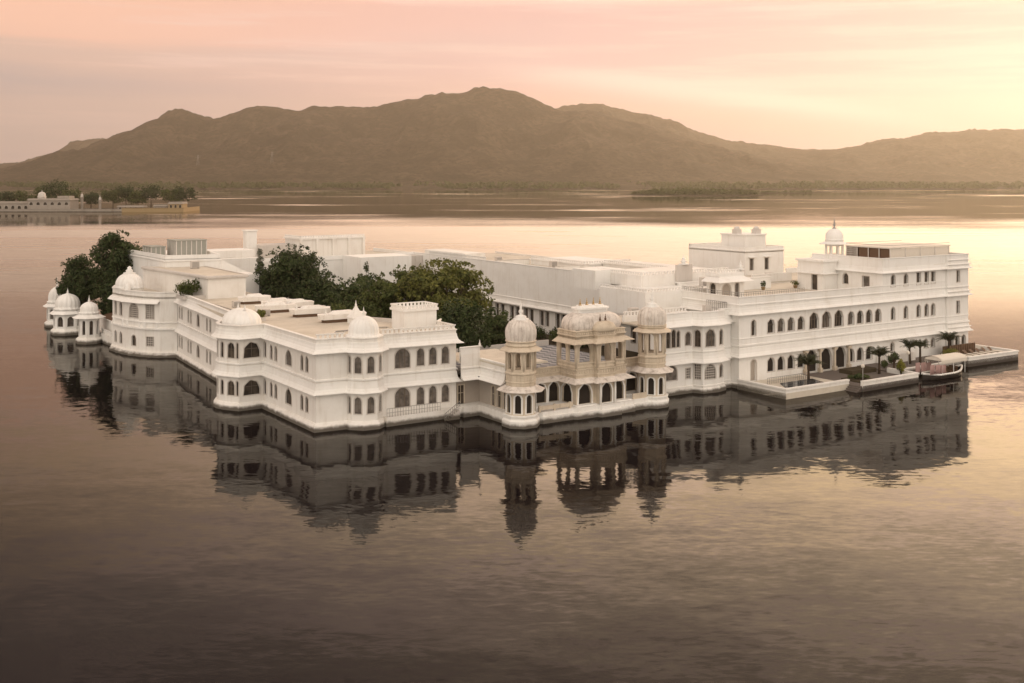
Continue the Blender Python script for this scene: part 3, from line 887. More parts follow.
# ------------------------------------------------------------------ stone pavilion with its two towers
def tower(c, r, label, zz, group='octagonal stone corner towers'):
    T = Thing('octagonal_tower', label, 'tower', (c[0], c[1], 0), group)
    z1, z2, z3, zd, zt, zf = zz      # lower eave, upper sill, upper eave, dome foot, dome top, finial tip
    P8 = ngon(c, r)
    mb = MB(); mb.sweep(ngon(c, r + 0.12), [(0, -1.2), (0.28, -1.2), (0.28, 0.75), (0.1, 0.95), (0.1, 1.15), (0.2, 1.2), (0.2, 1.35), (0, 1.4), (-1.5, 1.4)], True); T.part('plinth', mb, 'white')
    mb = MB()
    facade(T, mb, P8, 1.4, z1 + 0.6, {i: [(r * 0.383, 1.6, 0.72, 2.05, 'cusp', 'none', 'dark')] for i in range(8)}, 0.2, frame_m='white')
    T.part('lower_storey', mb, 'stone')
    mb = MB(); chajja(mb, P8, z1, 0.95, True, 0.45); T.part('lower_eave', mb, 'dome')
    mb = MB()
    mb.sweep(ngon(c, r * 0.96), [(0, z1 + 0.4), (0, z1 + 0.9), (0.10, z1 + 0.95), (0.10, z1 + 1.05), (0, z1 + 1.1), (0, z2 - 0.5), (0.12, z2 - 0.42), (0.12, z2 - 0.28), (0.02, z2 - 0.2), (0.02, z2), (-0.4, z2), (-1.5, z2 + 0.01)], True)
    relief(mb, ngon(c, r * 0.96), z1 + 1.2, z2 - z1 - 1.85, 0.42, 0.05, True)
    T.part('carved_band', mb, 'stone')
    mb = MB()
    facade(T, mb, ngon(c, r * 0.94), z2, z3 + 0.5, {i: [(r * 0.36, z2 + 0.12, 0.66, z3 - z2 - 0.3, 'cusp', 'open')] for i in range(8)}, 0.22)
    T.part('upper_arcade', mb, 'stone')
    mb = MB()
    for p in ngon(c, r * 0.95): mb.bar((p[0], p[1], z2), (p[0], p[1], z3 + 0.3), 0.11, 0.10, 8)
    T.part('corner_columns', mb, 'stone')
    mb = MB(); chajja(mb, ngon(c, r * 0.95), z3, 0.75, True, 0.35); T.part('upper_eave', mb, 'stone')
    mb = MB(); mb.lathe(c, [(r * 0.93, z3 + 0.2), (r * 0.93, z3 + 0.5), (r * 0.99, z3 + 0.55), (r * 0.99, z3 + 0.68), (r * 0.93, z3 + 0.72), (r * 0.93, zd - 0.15), (r * 1.0, zd - 0.1), (r * 1.0, zd), (r * .9, zd + 0.02)], 32); T.part('drum', mb, 'stone')
    mb = MB(); mb.lathe(c, dome_prof(r * 0.88, zd, zt - zd, 0.20), 120, 20, 0.15); d = T.part('dome', mb, 'dome')
    mb = MB(); mb.lathe(c, [(0.85, zt - 0.32), (0.92, zt - 0.15), (0.6, zt), (0.66, zt + 0.14), (0.25, zt + 0.3)], 16); finial(mb, c, zt + 0.1, zf - zt + 0.2, 0.27); T.part('finial', mb, 'white', d)
    return T
tower((20.75, -9.6), 1.78, 'nearer octagonal tower with ribbed dome, at the left end of the stone pavilion', (4.05, 6.35, 8.55, 9.65, 12.2, 13.9))
tower((40.45, -9.3), 1.78, 'farther octagonal tower with ribbed dome, at the right end of the stone pavilion', (4.3, 6.5, 9.15, 10.0, 12.35, 14.2))

T = Thing('stone_pavilion', 'cream sandstone water pavilion with arcades and a humped vaulted roof between the two towers', 'pavilion', (32, -5, 0))
CB = [(28.4, -6.0), (28.4, -9.8), (31.1, -9.8), (31.1, -10.5), (33.7, -10.5), (33.7, -9.8), (35.9, -9.8), (35.9, -6.0)]
AR = [(21.6, -6.6), (28.4, -6.6)]
AR2 = [(35.9, -6.6), (41.5, -6.6)]
mb = MB()
lowops = {0: [(1.95, 1.45, 2.0, 2.3, 'cusp', 'none')], 1: [(1.3, 1.45, 1.9, 2.3, 'cusp', 'none')], 3: [(1.3, 1.45, 1.55, 2.3, 'cusp', 'none')], 5: [(1.1, 1.45, 1.45, 2.3, 'cusp', 'none')], 6: [(1.9, 1.5, 1.8, 2.05, 'cusp', 'none')]}
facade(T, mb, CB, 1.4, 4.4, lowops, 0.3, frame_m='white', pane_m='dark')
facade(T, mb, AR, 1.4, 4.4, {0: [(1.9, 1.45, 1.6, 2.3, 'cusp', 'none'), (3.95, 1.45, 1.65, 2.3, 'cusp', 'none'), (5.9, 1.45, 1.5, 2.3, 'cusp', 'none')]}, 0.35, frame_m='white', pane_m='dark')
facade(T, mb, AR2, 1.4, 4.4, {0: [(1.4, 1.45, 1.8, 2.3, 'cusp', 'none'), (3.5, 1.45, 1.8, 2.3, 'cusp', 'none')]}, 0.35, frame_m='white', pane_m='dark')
T.part('lower_storey', mb, 'stone')
mb = MB(); mb.prism([(22, -9.2), (23.2, -10.6), (27.4, -10.6), (27.9, -11.0), (30.6, -11.0), (30.9, -11.5), (33.9, -11.5), (34.2, -11.0), (36.3, -11.0), (36.8, -10.6), (39, -10.6), (41, -9), (41, -3), (22, -3)], -1.2, 0.8)
mb.prism([(22, -9.0), (23.2, -10.45), (27.5, -10.45), (28.0, -10.85), (30.7, -10.85), (31.0, -11.35), (33.8, -11.35), (34.1, -10.85), (36.2, -10.85), (36.7, -10.45), (39, -10.45), (41, -9), (41, -3), (22, -3)], 0.8, 1.3)
mb.prism([(22, -8), (28, -8), (28, -10.4), (36.3, -10.4), (36.3, -8), (41, -8), (41, -3), (22, -3)], 1.3, 1.42)
T.part('plinth', mb, 'white')
mb = MB()
for p in [(22.9, -10.2), (25, -10.2), (27.2, -10.2)]: mb.box(p[0] - .12, p[0] + .12, p[1] - .12, p[1] + .12, 1.3, 2.05)
mb.box(22.9, 27.6, -10.28, -10.14, 1.5, 1.95)
T.part('parapet_rail', mb, 'stone')
mb = MB(); mb.box(36.6, 38.8, -10.28, -10.14, 1.3, 1.95); T.part('parapet_rail', mb, 'stone')
mb = MB(); full = [(21.6, -6.6), (28.4, -6.6), (28.4, -9.8)] + CB[2:7] + [(35.9, -6.6), (41.0, -6.6)]
chajja(mb, full, 3.95, 0.85, rise=0.45); T.part('lower_eave', mb, 'dome')
mb = MB()
mb.sweep(full, [(0, 4.3), (0, 4.75), (0.1, 4.8), (0.1, 4.95), (0.0, 5.0), (0.0, 5.4), (0.12, 5.45), (0.12, 5.6), (-0.3, 5.6), (-0.3, 4.4)])
relief(mb, full, 5.02, 0.36, 0.36)
T.part('carved_band', mb, 'stone')
mb = MB(); CBu = [(28.5, -6.0)] + [(28.5, -9.7)] + [(31.1, -9.7), (31.1, -10.4), (33.7, -10.4), (33.7, -9.7)] + [(35.8, -9.7), (35.8, -6.0)]
upo = {0: [(1.0, 6.3, 1.25, 2.3, 'cusp', 'open'), (2.75, 6.3, 1.25, 2.3, 'cusp', 'open')], 1: [(1.3, 6.3, 1.7, 2.3, 'cusp', 'open')], 3: [(1.3, 6.3, 1.6, 2.3, 'cusp', 'open')],
       5: [(1.05, 6.3, 1.4, 2.3, 'cusp', 'open')], 6: [(1.85, 6.3, 1.9, 2.3, 'cusp', 'open')]}
facade(T, mb, CBu, 5.5, 9.0, upo, 0.25)
mb.sweep(CBu, [(0.0, 5.6), (0.1, 5.65), (0.1, 5.8), (0.02, 5.85), (0.02, 6.05), (0.1, 6.1), (0.1, 6.25), (0.0, 6.28)])
relief(mb, CBu, 5.84, 0.2, 0.3, 0.05)
T.part('upper_arcade', mb, 'stone')
mb = MB()
for p in CBu: mb.bar((p[0], p[1], 5.6), (p[0], p[1], 9.0), 0.14, 0.13, 8)
T.part('corner_columns', mb, 'stone')
mb = MB(); chajja(mb, CBu, 8.55, 0.85, rise=0.4); T.part('upper_eave', mb, 'stone')
mb = MB(); mb.sweep(CBu, [(0, 8.9), (0, 9.3), (0.12, 9.35), (0.12, 9.5), (0.0, 9.55), (0, 9.85), (0.1, 9.9), (0.1, 10.0), (-0.2, 10.05)]); mb.prism([(28.5, -6.0), (28.5, -9.7), (35.8, -9.7), (35.8, -6.0)], 8.9, 9.6); relief(mb, CBu, 9.56, 0.26, 0.3, 0.07); mb.sweep([(35.8, -6.0), (28.5, -6.0)], [(0, 8.9), (0, 9.95)]); T.part('frieze', mb, 'stone')
# humped vaulted roof: rounded rectangle sections
mb = MB()
def rrect(cx, cy, a, b, n=44, e=4.0):
    o = []
    for i in range(n):
        t_ = 2 * math.pi * i / n
        c_, s_ = math.cos(t_), math.sin(t_)
        o.append((cx + a * math.copysign(abs(c_) ** (2 / e), c_), cy + b * math.copysign(abs(s_) ** (2 / e), s_)))
    return o
secs = [(3.55, 1.85, 9.95), (3.66, 1.95, 10.15), (3.7, 2.0, 10.5), (3.62, 1.95, 10.95), (3.4, 1.82, 11.35), (3.0, 1.6, 11.65), (2.45, 1.25, 11.85), (2.1, 1.0, 11.92)]
vs = []
for a, b_, z in secs: vs += [(x, y, z) for x, y in rrect(32.15, -7.8, a, b_)]
n_ = 44
mb.add(vs, [(j * n_ + i, j * n_ + (i + 1) % n_, (j + 1) * n_ + (i + 1) % n_, (j + 1) * n_ + i) for j in range(len(secs) - 1) for i in range(n_)], True)
vr = T.part('vaulted_roof', mb, 'dome')
mb = MB(); mb.prism(rrect(32.15, -7.6, 2.2, 1.0), 11.8, 12.3); mb.prism(rrect(32.15, -7.6, 2.4, 1.2), 12.3, 12.5); mb.prism(rrect(32.15, -7.6, 1.8, 0.7), 12.5, 12.75); T.part('roof_platform', mb, 'white', vr)
for du in (-1.5, -0.5, 0.5, 1.5):
    mb = MB(); finial(mb, (32.15 + du, -7.6), 12.75, 0.85, 0.13); T.part('finial', mb, 'gold', vr)
mb = MB()
secs = [(1.45, 0.95, 9.9), (1.55, 1.05, 10.05), (1.5, 1.0, 10.4), (1.25, 0.8, 10.75), (0.8, 0.5, 10.98), (0.2, 0.2, 11.05)]
vs = []
for a, b_, z in secs: vs += [(x, y, z) for x, y in rrect(32.4, -9.75, a, b_)]
mb.add(vs, [(j * n_ + i, j * n_ + (i + 1) % n_, (j + 1) * n_ + (i + 1) % n_, (j + 1) * n_ + i) for j in range(len(secs) - 1) for i in range(n_)], True)
pd = T.part('porch_vault', mb, 'stone')
for du in (-0.4, 0.4):
    mb = MB(); finial(mb, (32.4 + du, -9.75), 10.95, 0.9, 0.14); T.part('finial', mb, 'wood', pd)
for x in (31.3, 33.5):
    mb = MB(); mb.bar((x, -10.75, 1.3), (x, -10.75, 3.9), 0.14, 0.11, 8); T.part('porch_column', mb, 'white')
mb = MB(); mb.prism([(21.8, -6.5), (41.0, -6.5), (41, 13), (19, 13), (19, -2)], 4.35, 4.62); T.part('terrace_floor', mb, 'tiles')
mb = MB(); mb.sweep([(40.5, 13), (19, 13)], [(0, 4.6), (0, 5.4), (-0.25, 5.4), (-0.25, 4.6)]); mb.box(20, 23.5, 9, 12.7, 4.6, 5.3)
T.part('rear_parapet', mb, 'grey')

# ------------------------------------------------------------------ white wing right of the stone pavilion
T = Thing('palace_wing', 'white two-storey wing with a polygonal bay window, right of the stone pavilion', 'palace wing', (49, -2, 0))
RM = [(41.5, -5.9), (50.2, -5.9), (50.9, -7.2), (53.2, -7.45), (54.9, -6.95), (55.2, -5.9), (57.15, -5.9)]
ops = {0: [(4.6, 6.1, 0.75, 2.2, 'point'), (5.5, 6.1, 0.75, 2.3, 'point'), (6.3, 6.1, 0.55, 2.1, 'point'), (8.0, 6.2, 1.0, 1.75, 'point'),
           (5.1, 1.9, 2.0, 1.9, 'round', 'none', 'curtain'), (8.0, 1.9, 0.8, 1.3, 'rect', 'jali')],
       1: [(0.75, 6.0, 0.85, 2.2, 'cusp'), (0.75, 1.8, 0.85, 1.9, 'rect', 'jali')],
       2: [(1.2, 6.0, 1.55, 2.25, 'cusp', 'three'), (1.2, 1.8, 1.7, 1.9, 'point', 'jali')],
       3: [(1.0, 6.1, 0.9, 2.0, 'cusp'), (1.0, 1.8, 0.9, 1.7, 'point')]}
mb = MB(); facade(T, mb, RM, 0.2, 9.3, ops); T.part('wall', mb, 'white')
mb = MB(); mb.sweep(RM[:2], [(0, -1.2), (0.25, -1.2), (0.25, 0.9), (0, 1.0)]); mb.sweep(RM[1:], [(0, -1.2), (0.25, -1.2), (0.25, 0.5), (0.1, 0.7), (0.1, 1.0), (0, 1.05)]); T.part('plinth', mb, 'plaster')
mb = MB(); curved_eave(mb, RM, 8.8, 0.9, 1.0); T.part('upper_eave', mb, 'white')
mb = MB(); curved_eave(mb, RM, 3.95, 0.7, 1.2); mould(mb, RM, 5.3, 0.1, 0.2); T.part('lower_eave', mb, 'white')
mb = MB(); mb.prism([(41.5, -5.6), (57.0, -5.6), (57, 3.6), (41.5, 3.6)], 9.2, 9.4); T.part('roof', mb, 'roof')
mb = MB(); mb.sweep(RM, [(0, 9.3), (0, 10.4), (0.08, 10.45), (0.08, 10.6), (-0.3, 10.6), (-0.3, 9.4)]); T.part('parapet', mb, 'white')
mb = MB(); cresting(mb, [(41.5, -2.5), (52.5, -2.5)], 10.2); mb.box(41.5, 52.5, -2.45, -2.2, 9.4, 10.2); T.part('balustrade', mb, 'white')
mb = MB(); mb.box(53.8, 54.9, -4.6, -4.0, 9.4, 11.0); T.part('cabinet', mb, 'grey')
mb = MB(); rail(mb, [(55.5, -5.4), (56.9, -5.4), (56.9, -1.5)], 9.4, 1.9, 0.4, 0.03); T.part('railing', mb, 'metal')

# ------------------------------------------------------------------ big right-hand wing
T = Thing('palace_wing', 'largest white wing with rows of arched windows and a third storey at its right end', 'palace wing', (80, 0, 0))
RW = [(57.2, 12), (57.2, -7.4), (101.4, -7.4), (101.4, -7.75), (106.7, -7.75), (106.7, 6)]
O1 = 57.2
g, f1 = 1.7, 6.95
ops = {1: [], 3: [], 4: []}
x = lambda u: u - O1
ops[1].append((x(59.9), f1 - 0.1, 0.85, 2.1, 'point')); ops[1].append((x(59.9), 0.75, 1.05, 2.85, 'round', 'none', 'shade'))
for u in (63.2, 65.15, 67.1, 69.1):
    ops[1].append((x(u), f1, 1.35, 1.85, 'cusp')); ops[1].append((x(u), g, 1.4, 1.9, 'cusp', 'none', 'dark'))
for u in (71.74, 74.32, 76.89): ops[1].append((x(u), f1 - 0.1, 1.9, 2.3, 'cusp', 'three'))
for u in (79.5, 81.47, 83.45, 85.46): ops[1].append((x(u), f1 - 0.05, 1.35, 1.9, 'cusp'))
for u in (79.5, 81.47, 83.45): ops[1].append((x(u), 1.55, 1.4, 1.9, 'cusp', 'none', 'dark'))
for u in (88.87, 91.84): ops[1].append((x(u), f1, 0.9, 1.85, 'point'))
for u in (94.85, 96.77, 98.36): ops[1].append((x(u), f1, 0.95, 1.85, 'point'))
ops[1] += [(x(88.7), 2.3, 0.85, 1.35, 'point'), (x(96.6), 2.1, 0.9, 1.4, 'point'), (x(98.3), 2.1, 0.9, 1.4, 'point')]
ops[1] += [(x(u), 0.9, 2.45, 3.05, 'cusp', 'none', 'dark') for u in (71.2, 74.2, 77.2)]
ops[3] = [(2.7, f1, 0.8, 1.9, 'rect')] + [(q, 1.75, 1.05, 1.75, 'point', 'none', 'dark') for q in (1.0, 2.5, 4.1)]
ops[4] = [(4, f1, 1.2, 1.9, 'point'), (8, f1, 1.2, 1.9, 'point'), (4, 1.8, 1.2, 1.9, 'point')]
ops[0] = []
mb = MB(); facade(T, mb, RW, 0.2, 10.2, ops, 0.34)
T.part('wall', mb, 'white')
mb = MB(); mb.sweep(RW, [(0, -1.2), (0.2, -1.2), (0.2, 0.6), (0, 0.7)]); T.part('plinth', mb, 'plaster')
mb = MB(); curved_eave(mb, RW, 9.7, 0.55, 0.9); T.part('upper_eave', mb, 'white')
mb = MB(); curved_eave(mb, RW, 4.1, 0.55, 1.2); mould(mb, RW, 5.5, 0.12, 0.25); mould(mb, RW, 6.5, 0.08, 0.12); T.part('lower_eave', mb, 'white')
mb = MB(); mb.prism([(57.3, 14), (57.3, -7.2), (106.5, -7.4), (106.5, 14)], 10.2, 10.85); T.part('roof', mb, 'roof')
mb = MB(); P0 = RW[:3]; mb.sweep(P0, [(0, 10.1), (0, 10.95), (0.1, 11.0), (0.1, 11.15), (0.0, 11.2), (0.0, 12.0), (0.08, 12.03), (0.08, 12.15), (-0.35, 12.15), (-0.35, 10.6)]); T.part('parapet', mb, 'white')
mb = MB(); rail(mb, [(57.4, 4.0), (57.4, -7.2), (70, -7.2)], 12.15, 0.55, 0.45, 0.03); T.part('railing', mb, 'metal')
# third storey
T3 = [(86.5, 6), (86.5, -7.42), (101.4, -7.42), (101.4, -7.77), (106.72, -7.77), (106.72, 6)]
mb = MB(); o3 = {0: [(6.6, 11.9, 1.0, 1.6, 'point'), (10.4, 11.6, 1.3, 1.7, 'rect', 'none', 'curtain')],
                 1: [(u - 86.5, 11.85, 0.95, 1.8, k) for u, k in ((88.87, 'point'), (91.84, 'point'), (94.85, 'rect'), (96.77, 'rect'), (98.36, 'rect'))], 3: [(2.7, 11.8, 0.8, 1.8, 'rect')], 4: []}
facade(T, mb, T3, 10.2, 14.4, o3, 0.3); T.part('third_storey', mb, 'white')
mb = MB(); curved_eave(mb, T3, 13.9, 0.5, 0.8); T.part('third_eave', mb, 'white')
mb = MB(); mb.sweep(T3, [(0, 14.3), (0, 16.0), (0.08, 16.03), (0.08, 16.15), (-0.3, 16.15), (-0.3, 14.6)]); T.part('third_parapet', mb, 'white')
mb = MB(); mb.prism([(86.6, 6), (86.6, -7.3), (106.5, -7.5), (106.5, 6)], 14.5, 14.75); T.part('third_roof', mb, 'roof')
for z in (4.75, 10.3, 14.5):
    mb = MB(); mb.sweep([(101.35, -7.75), (106.7, -7.75), (106.7, -3)], [(0, z), (0.35, z + 0.03), (0.35, z + 0.12), (0, z + 0.16)])
    mb.sweep([(101.35, -7.75), (106.7, -7.75), (106.7, -3)], [(0, z + 0.7), (0.2, z + 0.72), (0.2, z + 0.8), (0, z + 0.85)])
    T.part('corner_band', mb, 'white')
for z in (4.6, 10.2, 14.35):
    mb = MB(); mb.prism([(106.7, -6), (108.6, -5.6), (108.6, -3), (106.7, -2.6)], z, z + 0.12); T.part('side_canopy', mb, 'grey')
# stair head beside the third storey
mb = MB(); facade(T, mb, [(83.2, 6), (83.2, 1.0), (86.45, 1.0)], 10.8, 15.2, {0: [(3.4, 10.9, 1.1, 2.3, 'rect', 'none')], 1: []}); mb.box(82.9, 86.6, 0.7, 6.2, 15.2, 15.5); mb.sweep([(83.2, 6), (83.2, 1.0), (86.45, 1.0)], [(0, 13.3), (0.5, 13.35), (0.5, 13.45), (0, 13.5)]); T.part('stair_head', mb, 'white')
# entrance portico
for u in (69.7, 72.7, 75.7, 78.7):
    mb = MB(); mb.prism(ngon((u, -7.72), 0.2, 8), 1.35, 3.7, 0.8); mb.box(u - .26, u + .26, -7.98, -7.46, 0.7, 1.35); mb.box(u - .28, u + .28, -8.0, -7.46, 3.7, 4.0)
    T.part('portico_column', mb, 'stone')

# ------------------------------------------------------------------ inner long block behind the garden
T = Thing('inner_block', 'long plain white inner block with paired windows low down, facing the garden trees', 'palace block', (68, 45, 0))
mb = MB(); ops = []
for s_ in (5, 6.7, 12, 13.7, 19, 20.7, 26, 27.8, 30.1, 31.9, 35, 36.8, 39.5, 41.2, 44.3, 45.9, 49.0, 50.6, 55, 56.7, 62, 63.7, 69, 70.7):
    ops.append((s_, 2.5, 1.15, 2.5, 'rect'))
facade(T, mb, [(61, 91), (61, 8.5)], 1.0, 12.6, {0: [(o[0] + 3,) + o[1:] for o in ops]}, 0.3)
mb.sweep([(61, 8.5), (80, 8.5)], [(0, 1.0), (0, 12.6)], cap=False); mb.sweep([(80, 8.5), (80, 88), (61, 88)], [(0, 1.0), (0, 11.7)], cap=False)
T.part('wall', mb, 'white')
mb = MB(); mb.sweep([(61, 88), (61, 8.5)], [(0, 5.35), (0.9, 5.4), (0.9, 5.55), (0, 5.75)]); mb.sweep([(61, 88), (61, 8.5)], [(0, 6.4), (0.12, 6.45), (0.12, 6.6), (0, 6.65)]); T.part('ledge', mb, 'white')
mb = MB(); mb.prism([(61.1, 8.6), (79.9, 8.6), (79.9, 88), (61.1, 88)], 11.7, 11.9); T.part('roof', mb, 'roof')
mb = MB(); mb.sweep([(61, 91), (61, 8.5), (80, 8.5)], [(0, 12.5), (0.06, 12.55), (0.06, 12.7), (-0.3, 12.7), (-0.3, 11.8)]); T.part('parapet', mb, 'white')
mb = MB(); cresting(mb, [(80, 8.5), (80, 88)], 11.7); cresting(mb, [(61, 84), (61, 62)], 12.7); T.part('balustrade', mb, 'white')
mb = MB(); mb.box(68.5, 79.0, 41.5, 58, 11.8, 12.75); mb.box(68.3, 79.2, 41.3, 58.2, 12.75, 12.95); ph = T.part('penthouse', mb, 'white')
mb = MB(); cresting(mb, [(68.4, 58), (68.4, 41.4), (79.1, 41.4)], 12.95, h=0.35); T.part('balustrade', mb, 'white', ph)
mb = MB(); mb.box(72.5, 79.2, 17, 41.3, 11.8, 12.9); mb.box(72.3, 79.4, 16.8, 41.3, 12.9, 13.1); ph = T.part('penthouse', mb, 'plaster')
mb = MB(); cresting(mb, [(72.4, 41), (72.4, 16.9), (79.3, 16.9)], 13.1, h=0.35); T.part('balustrade', mb, 'white', ph)
mb = MB(); mb.box(61.4, 66, 70, 86, 12.0, 13.4); T.part('roof_shed', mb, 'plaster')

T = Thing('stepped_block', 'stepped white block with crested roof edges rising behind the farther octagonal tower', 'palace block', (60, 9, 0))
mb = MB(); mb.box(50.4, 69, 3.7, 14, 8.8, 12.2); T.part('lower_tier', mb, 'white')
mb = MB(); cresting(mb, [(50.5, 14), (50.5, 3.8), (61.5, 3.8)], 12.2, h=0.3); T.part('balustrade', mb, 'white')
mb = MB(); mb.box(54.5, 71, 9.5, 20, 12.2, 13.9); T.part('upper_tier', mb, 'plaster')
mb = MB(); cresting(mb, [(54.6, 20), (54.6, 9.6), (70.9, 9.6)], 13.9, h=0.35); T.part('balustrade', mb, 'white')
mb = MB(); mb.box(51.5, 57.2, 16.5, 22, 11.5, 14.3); T.part('lift_house', mb, 'white')
mb = MB(); mb.box(61.0, 64.0, 9.0, 9.45, 12.2, 15.2); T.part('wall_panel', mb, 'grey')
mb = MB(); finial(mb, (62.5, 9.3), 15.2, 1.5, 0.5); T.part('finial', mb, 'white')

# rooftop porch with curved eave
T = Thing('rooftop_porch', 'small white rooftop porch with projecting eave and arches, near corner of largest wing', 'porch', (64, 1.5, 10.85))
PO = [(60.4, 2.2), (60.4, -0.4), (65.2, -0.4), (65.2, 2.2)]
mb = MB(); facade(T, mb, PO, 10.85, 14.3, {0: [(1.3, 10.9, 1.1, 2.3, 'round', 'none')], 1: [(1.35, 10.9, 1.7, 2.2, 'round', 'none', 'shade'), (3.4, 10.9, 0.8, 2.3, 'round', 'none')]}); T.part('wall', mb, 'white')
mb = MB(); chajja(mb, PO, 13.4, 1.0, rise=0.6); T.part('eave', mb, 'white')
mb = MB(); mb.box(60.3, 65.3, -0.3, 2.2, 14.2, 14.7); T.part('roof', mb, 'white')
mb = MB(); cresting(mb, [(60.4, 2.2), (60.4, -0.2), (65.2, -0.2)], 14.7, h=0.3); finial(mb, (64.9, 0.0), 15.0, 1.4, 0.4); T.part('balustrade', mb, 'white')

# back block on the right
T = Thing('rear_block', 'flat-roofed white block with two small shuttered windows and rooftop room, behind the largest wing', 'palace block', (96, 32, 0))
RB = [(91.2, 39.5), (91.2, 25.2), (100.8, 25.2), (100.8, 39.5)]
mb = MB(); facade(T, mb, RB, 1.0, 15.2, {1: [(1.6, 11.9, 0.9, 2.0, 'rect'), (5.3, 11.9, 0.9, 2.0, 'rect')]}); T.part('wall', mb, 'white')
mb = MB()
for q in (92.8, 96.5): mb.box(q - 0.9, q + 0.9, 24.6, 25.2, 14.1, 14.25)
T.part('window_hood', mb, 'white')
mb = MB(); mb.sweep(RB + [RB[0]], [(0, 15.1), (0.1, 15.15), (0.1, 15.35), (0, 15.4), (0, 15.9), (-0.3, 15.9), (-0.3, 15)]); T.part('parapet', mb, 'white')
mb = MB(); mb.prism(RB, 14.9, 15.1); T.part('roof', mb, 'roof')
mb = MB(); mb.box(92.6, 97.6, 26.5, 32.5, 15.1, 17.9); mb.box(92.4, 97.8, 26.3, 32.7, 17.9, 18.1); T.part('rooftop_room', mb, 'white')
for q in ((93.5, 29.5), (96.6, 27.8)):
    mb = MB(); mb.box(q[0] - .6, q[0] + .6, q[1] - .6, q[1] + .6, 18.1, 18.9); mb.lathe(q, dome_prof(0.55, 18.9, 0.5), 12); T.part('roof_vent', mb, 'grey')

# middle ground between the rear block and the right wing
T = Thing('roof_court', 'sandy flat roof court with low walls between the rear block and the third storey', 'palace block', (90, 20, 0))
mb = MB(); mb.prism([(80.1, 14.1), (106.5, 14.1), (106.5, 25), (101, 25.1), (80.1, 25.1)], 1.0, 10.9); T.part('wall', mb, 'white')
mb = MB(); mb.prism([(80.2, 14.2), (106.4, 14.2), (106.4, 25.1), (80.2, 25.1)], 10.9, 11.05); T.part('roof', mb, 'roof')
mb = MB(); mb.box(82, 91, 14.3, 14.7, 10.9, 12.4); T.part('parapet', mb, 'white')
mb = MB(); mb.box(101, 106.5, 24.6, 25, 10.9, 11.9); T.part('parapet', mb, 'white')
mb = MB(); mb.box(92.6, 97.5, 6.2, 11.5, 10.9, 15.3); T.part('pedestal', mb, 'white')

# ------------------------------------------------------------------ left rear block and back range
T = Thing('left_rear_block', 'stepped white block with plant boxes on top, behind the roof of the corner wing', 'palace block', (9, 66, 0))
mb = MB(); mb.prism([(11.4, 53), (11.4, 74), (2.5, 78), (5.4, 53)], 1.0, 12.9); T.part('lower_storey', mb, 'plaster')
mb = MB(); mb.sweep([(2.3, 78), (5.2, 52.8), (11.6, 52.8), (11.6, 74)], [(0, 12.6), (0.15, 12.65), (0.15, 12.9), (0, 13.05), (-0.4, 13.05)]); T.part('cornice', mb, 'grey')
mb = MB(); mb.prism([(5.6, 53.2), (11.2, 53.2), (11.2, 74), (3.2, 77)], 12.9, 13.0); T.part('roof', mb, 'roof')
mb = MB(); mb.prism([(5.0, 74.0), (13.8, 72), (17, 95), (4, 98)], 1.0, 14.4); T.part('upper_storey', mb, 'white')
mb = MB(); mb.sweep([(4.0, 98), (5.0, 74.0), (13.8, 72.0), (17, 95)], [(0, 13.9), (0.2, 13.95), (0.2, 14.15), (0, 14.2), (0, 15.0), (-0.3, 15.0), (-0.3, 14.2)]); T.part('parapet', mb, 'white')
mb = MB(); mb.prism([(11.6, 66), (18.5, 66), (18.5, 73), (11.6, 73)], 1.0, 11.8); mb.add([(13.8, 72.1, 14.2), (18.5, 72.1, 11.8), (18.5, 80, 11.8), (14.8, 80, 14.2)], [(0, 1, 2, 3)]); mb.add([(13.8, 72.1, 14.2), (18.5, 72.1, 11.8), (13.8, 72.1, 11.8)], [(0, 1, 2)]); T.part('lean_to', mb, 'white')
mb = MB(); mb.box(3.6, 4.9, 57, 58.6, 9.8, 11.1); T.part('cabinet', mb, 'grey')

T = Thing('back_range', 'long white back range with a tall slim tower and rooftop rooms, beyond the garden trees', 'palace block', (40, 95, 0))
mb = MB(); mb.prism([(17, 90), (61, 90), (61, 108), (17, 108)], 1.0, 11.8); T.part('wall', mb, 'white')
mb = MB(); mb.sweep([(17, 108), (17, 90), (61, 90), (61, 108)], [(0, 11.7), (0.1, 11.75), (0.1, 11.9), (0, 12.6), (-0.3, 12.6), (-0.3, 11.8)]); T.part('parapet', mb, 'white')
mb = MB(); mb.prism([(17.2, 90.3), (60.8, 90.3), (60.8, 107.8), (17.2, 107.8)], 11.8, 11.95); T.part('roof', mb, 'roof')
mb = MB(); mb.box(28.8, 30.9, 100, 102, 11.9, 17.4); mb.box(28.6, 31.1, 99.8, 102.2, 17.4, 17.6); T.part('slim_tower', mb, 'white')
mb = MB(); mb.box(38.5, 52.5, 96, 104, 11.9, 15.6); mb.box(38.2, 52.8, 95.7, 104.3, 15.6, 15.9)
for u in (38.6, 42.1, 45.6, 49.1, 52.4): mb.box(u - .25, u + .25, 95.6, 96, 11.9, 15.6)
ph = T.part('penthouse', mb, 'plaster')
mb = MB(); cresting(mb, [(38.3, 104), (38.3, 95.8), (52.7, 95.8)], 15.9, h=0.35); T.part('balustrade', mb, 'white', ph)
mb = MB(); mb.box(30.9, 38.0, 98, 104, 11.9, 14.6); T.part('side_room', mb, 'grey')
mb = MB(); mb.box(45, 56.2, 82, 90, 1.0, 12.6); T.part('front_block', mb, 'white')
mb = MB(); mb.box(56.2, 61.0, 86, 91, 1.0, 12.2)
for u in (57.6, 59.3): mb.box(u - .1, u + .1, 85.9, 86, 1.5, 12.2)
T.part('screen_wall', mb, 'grey')
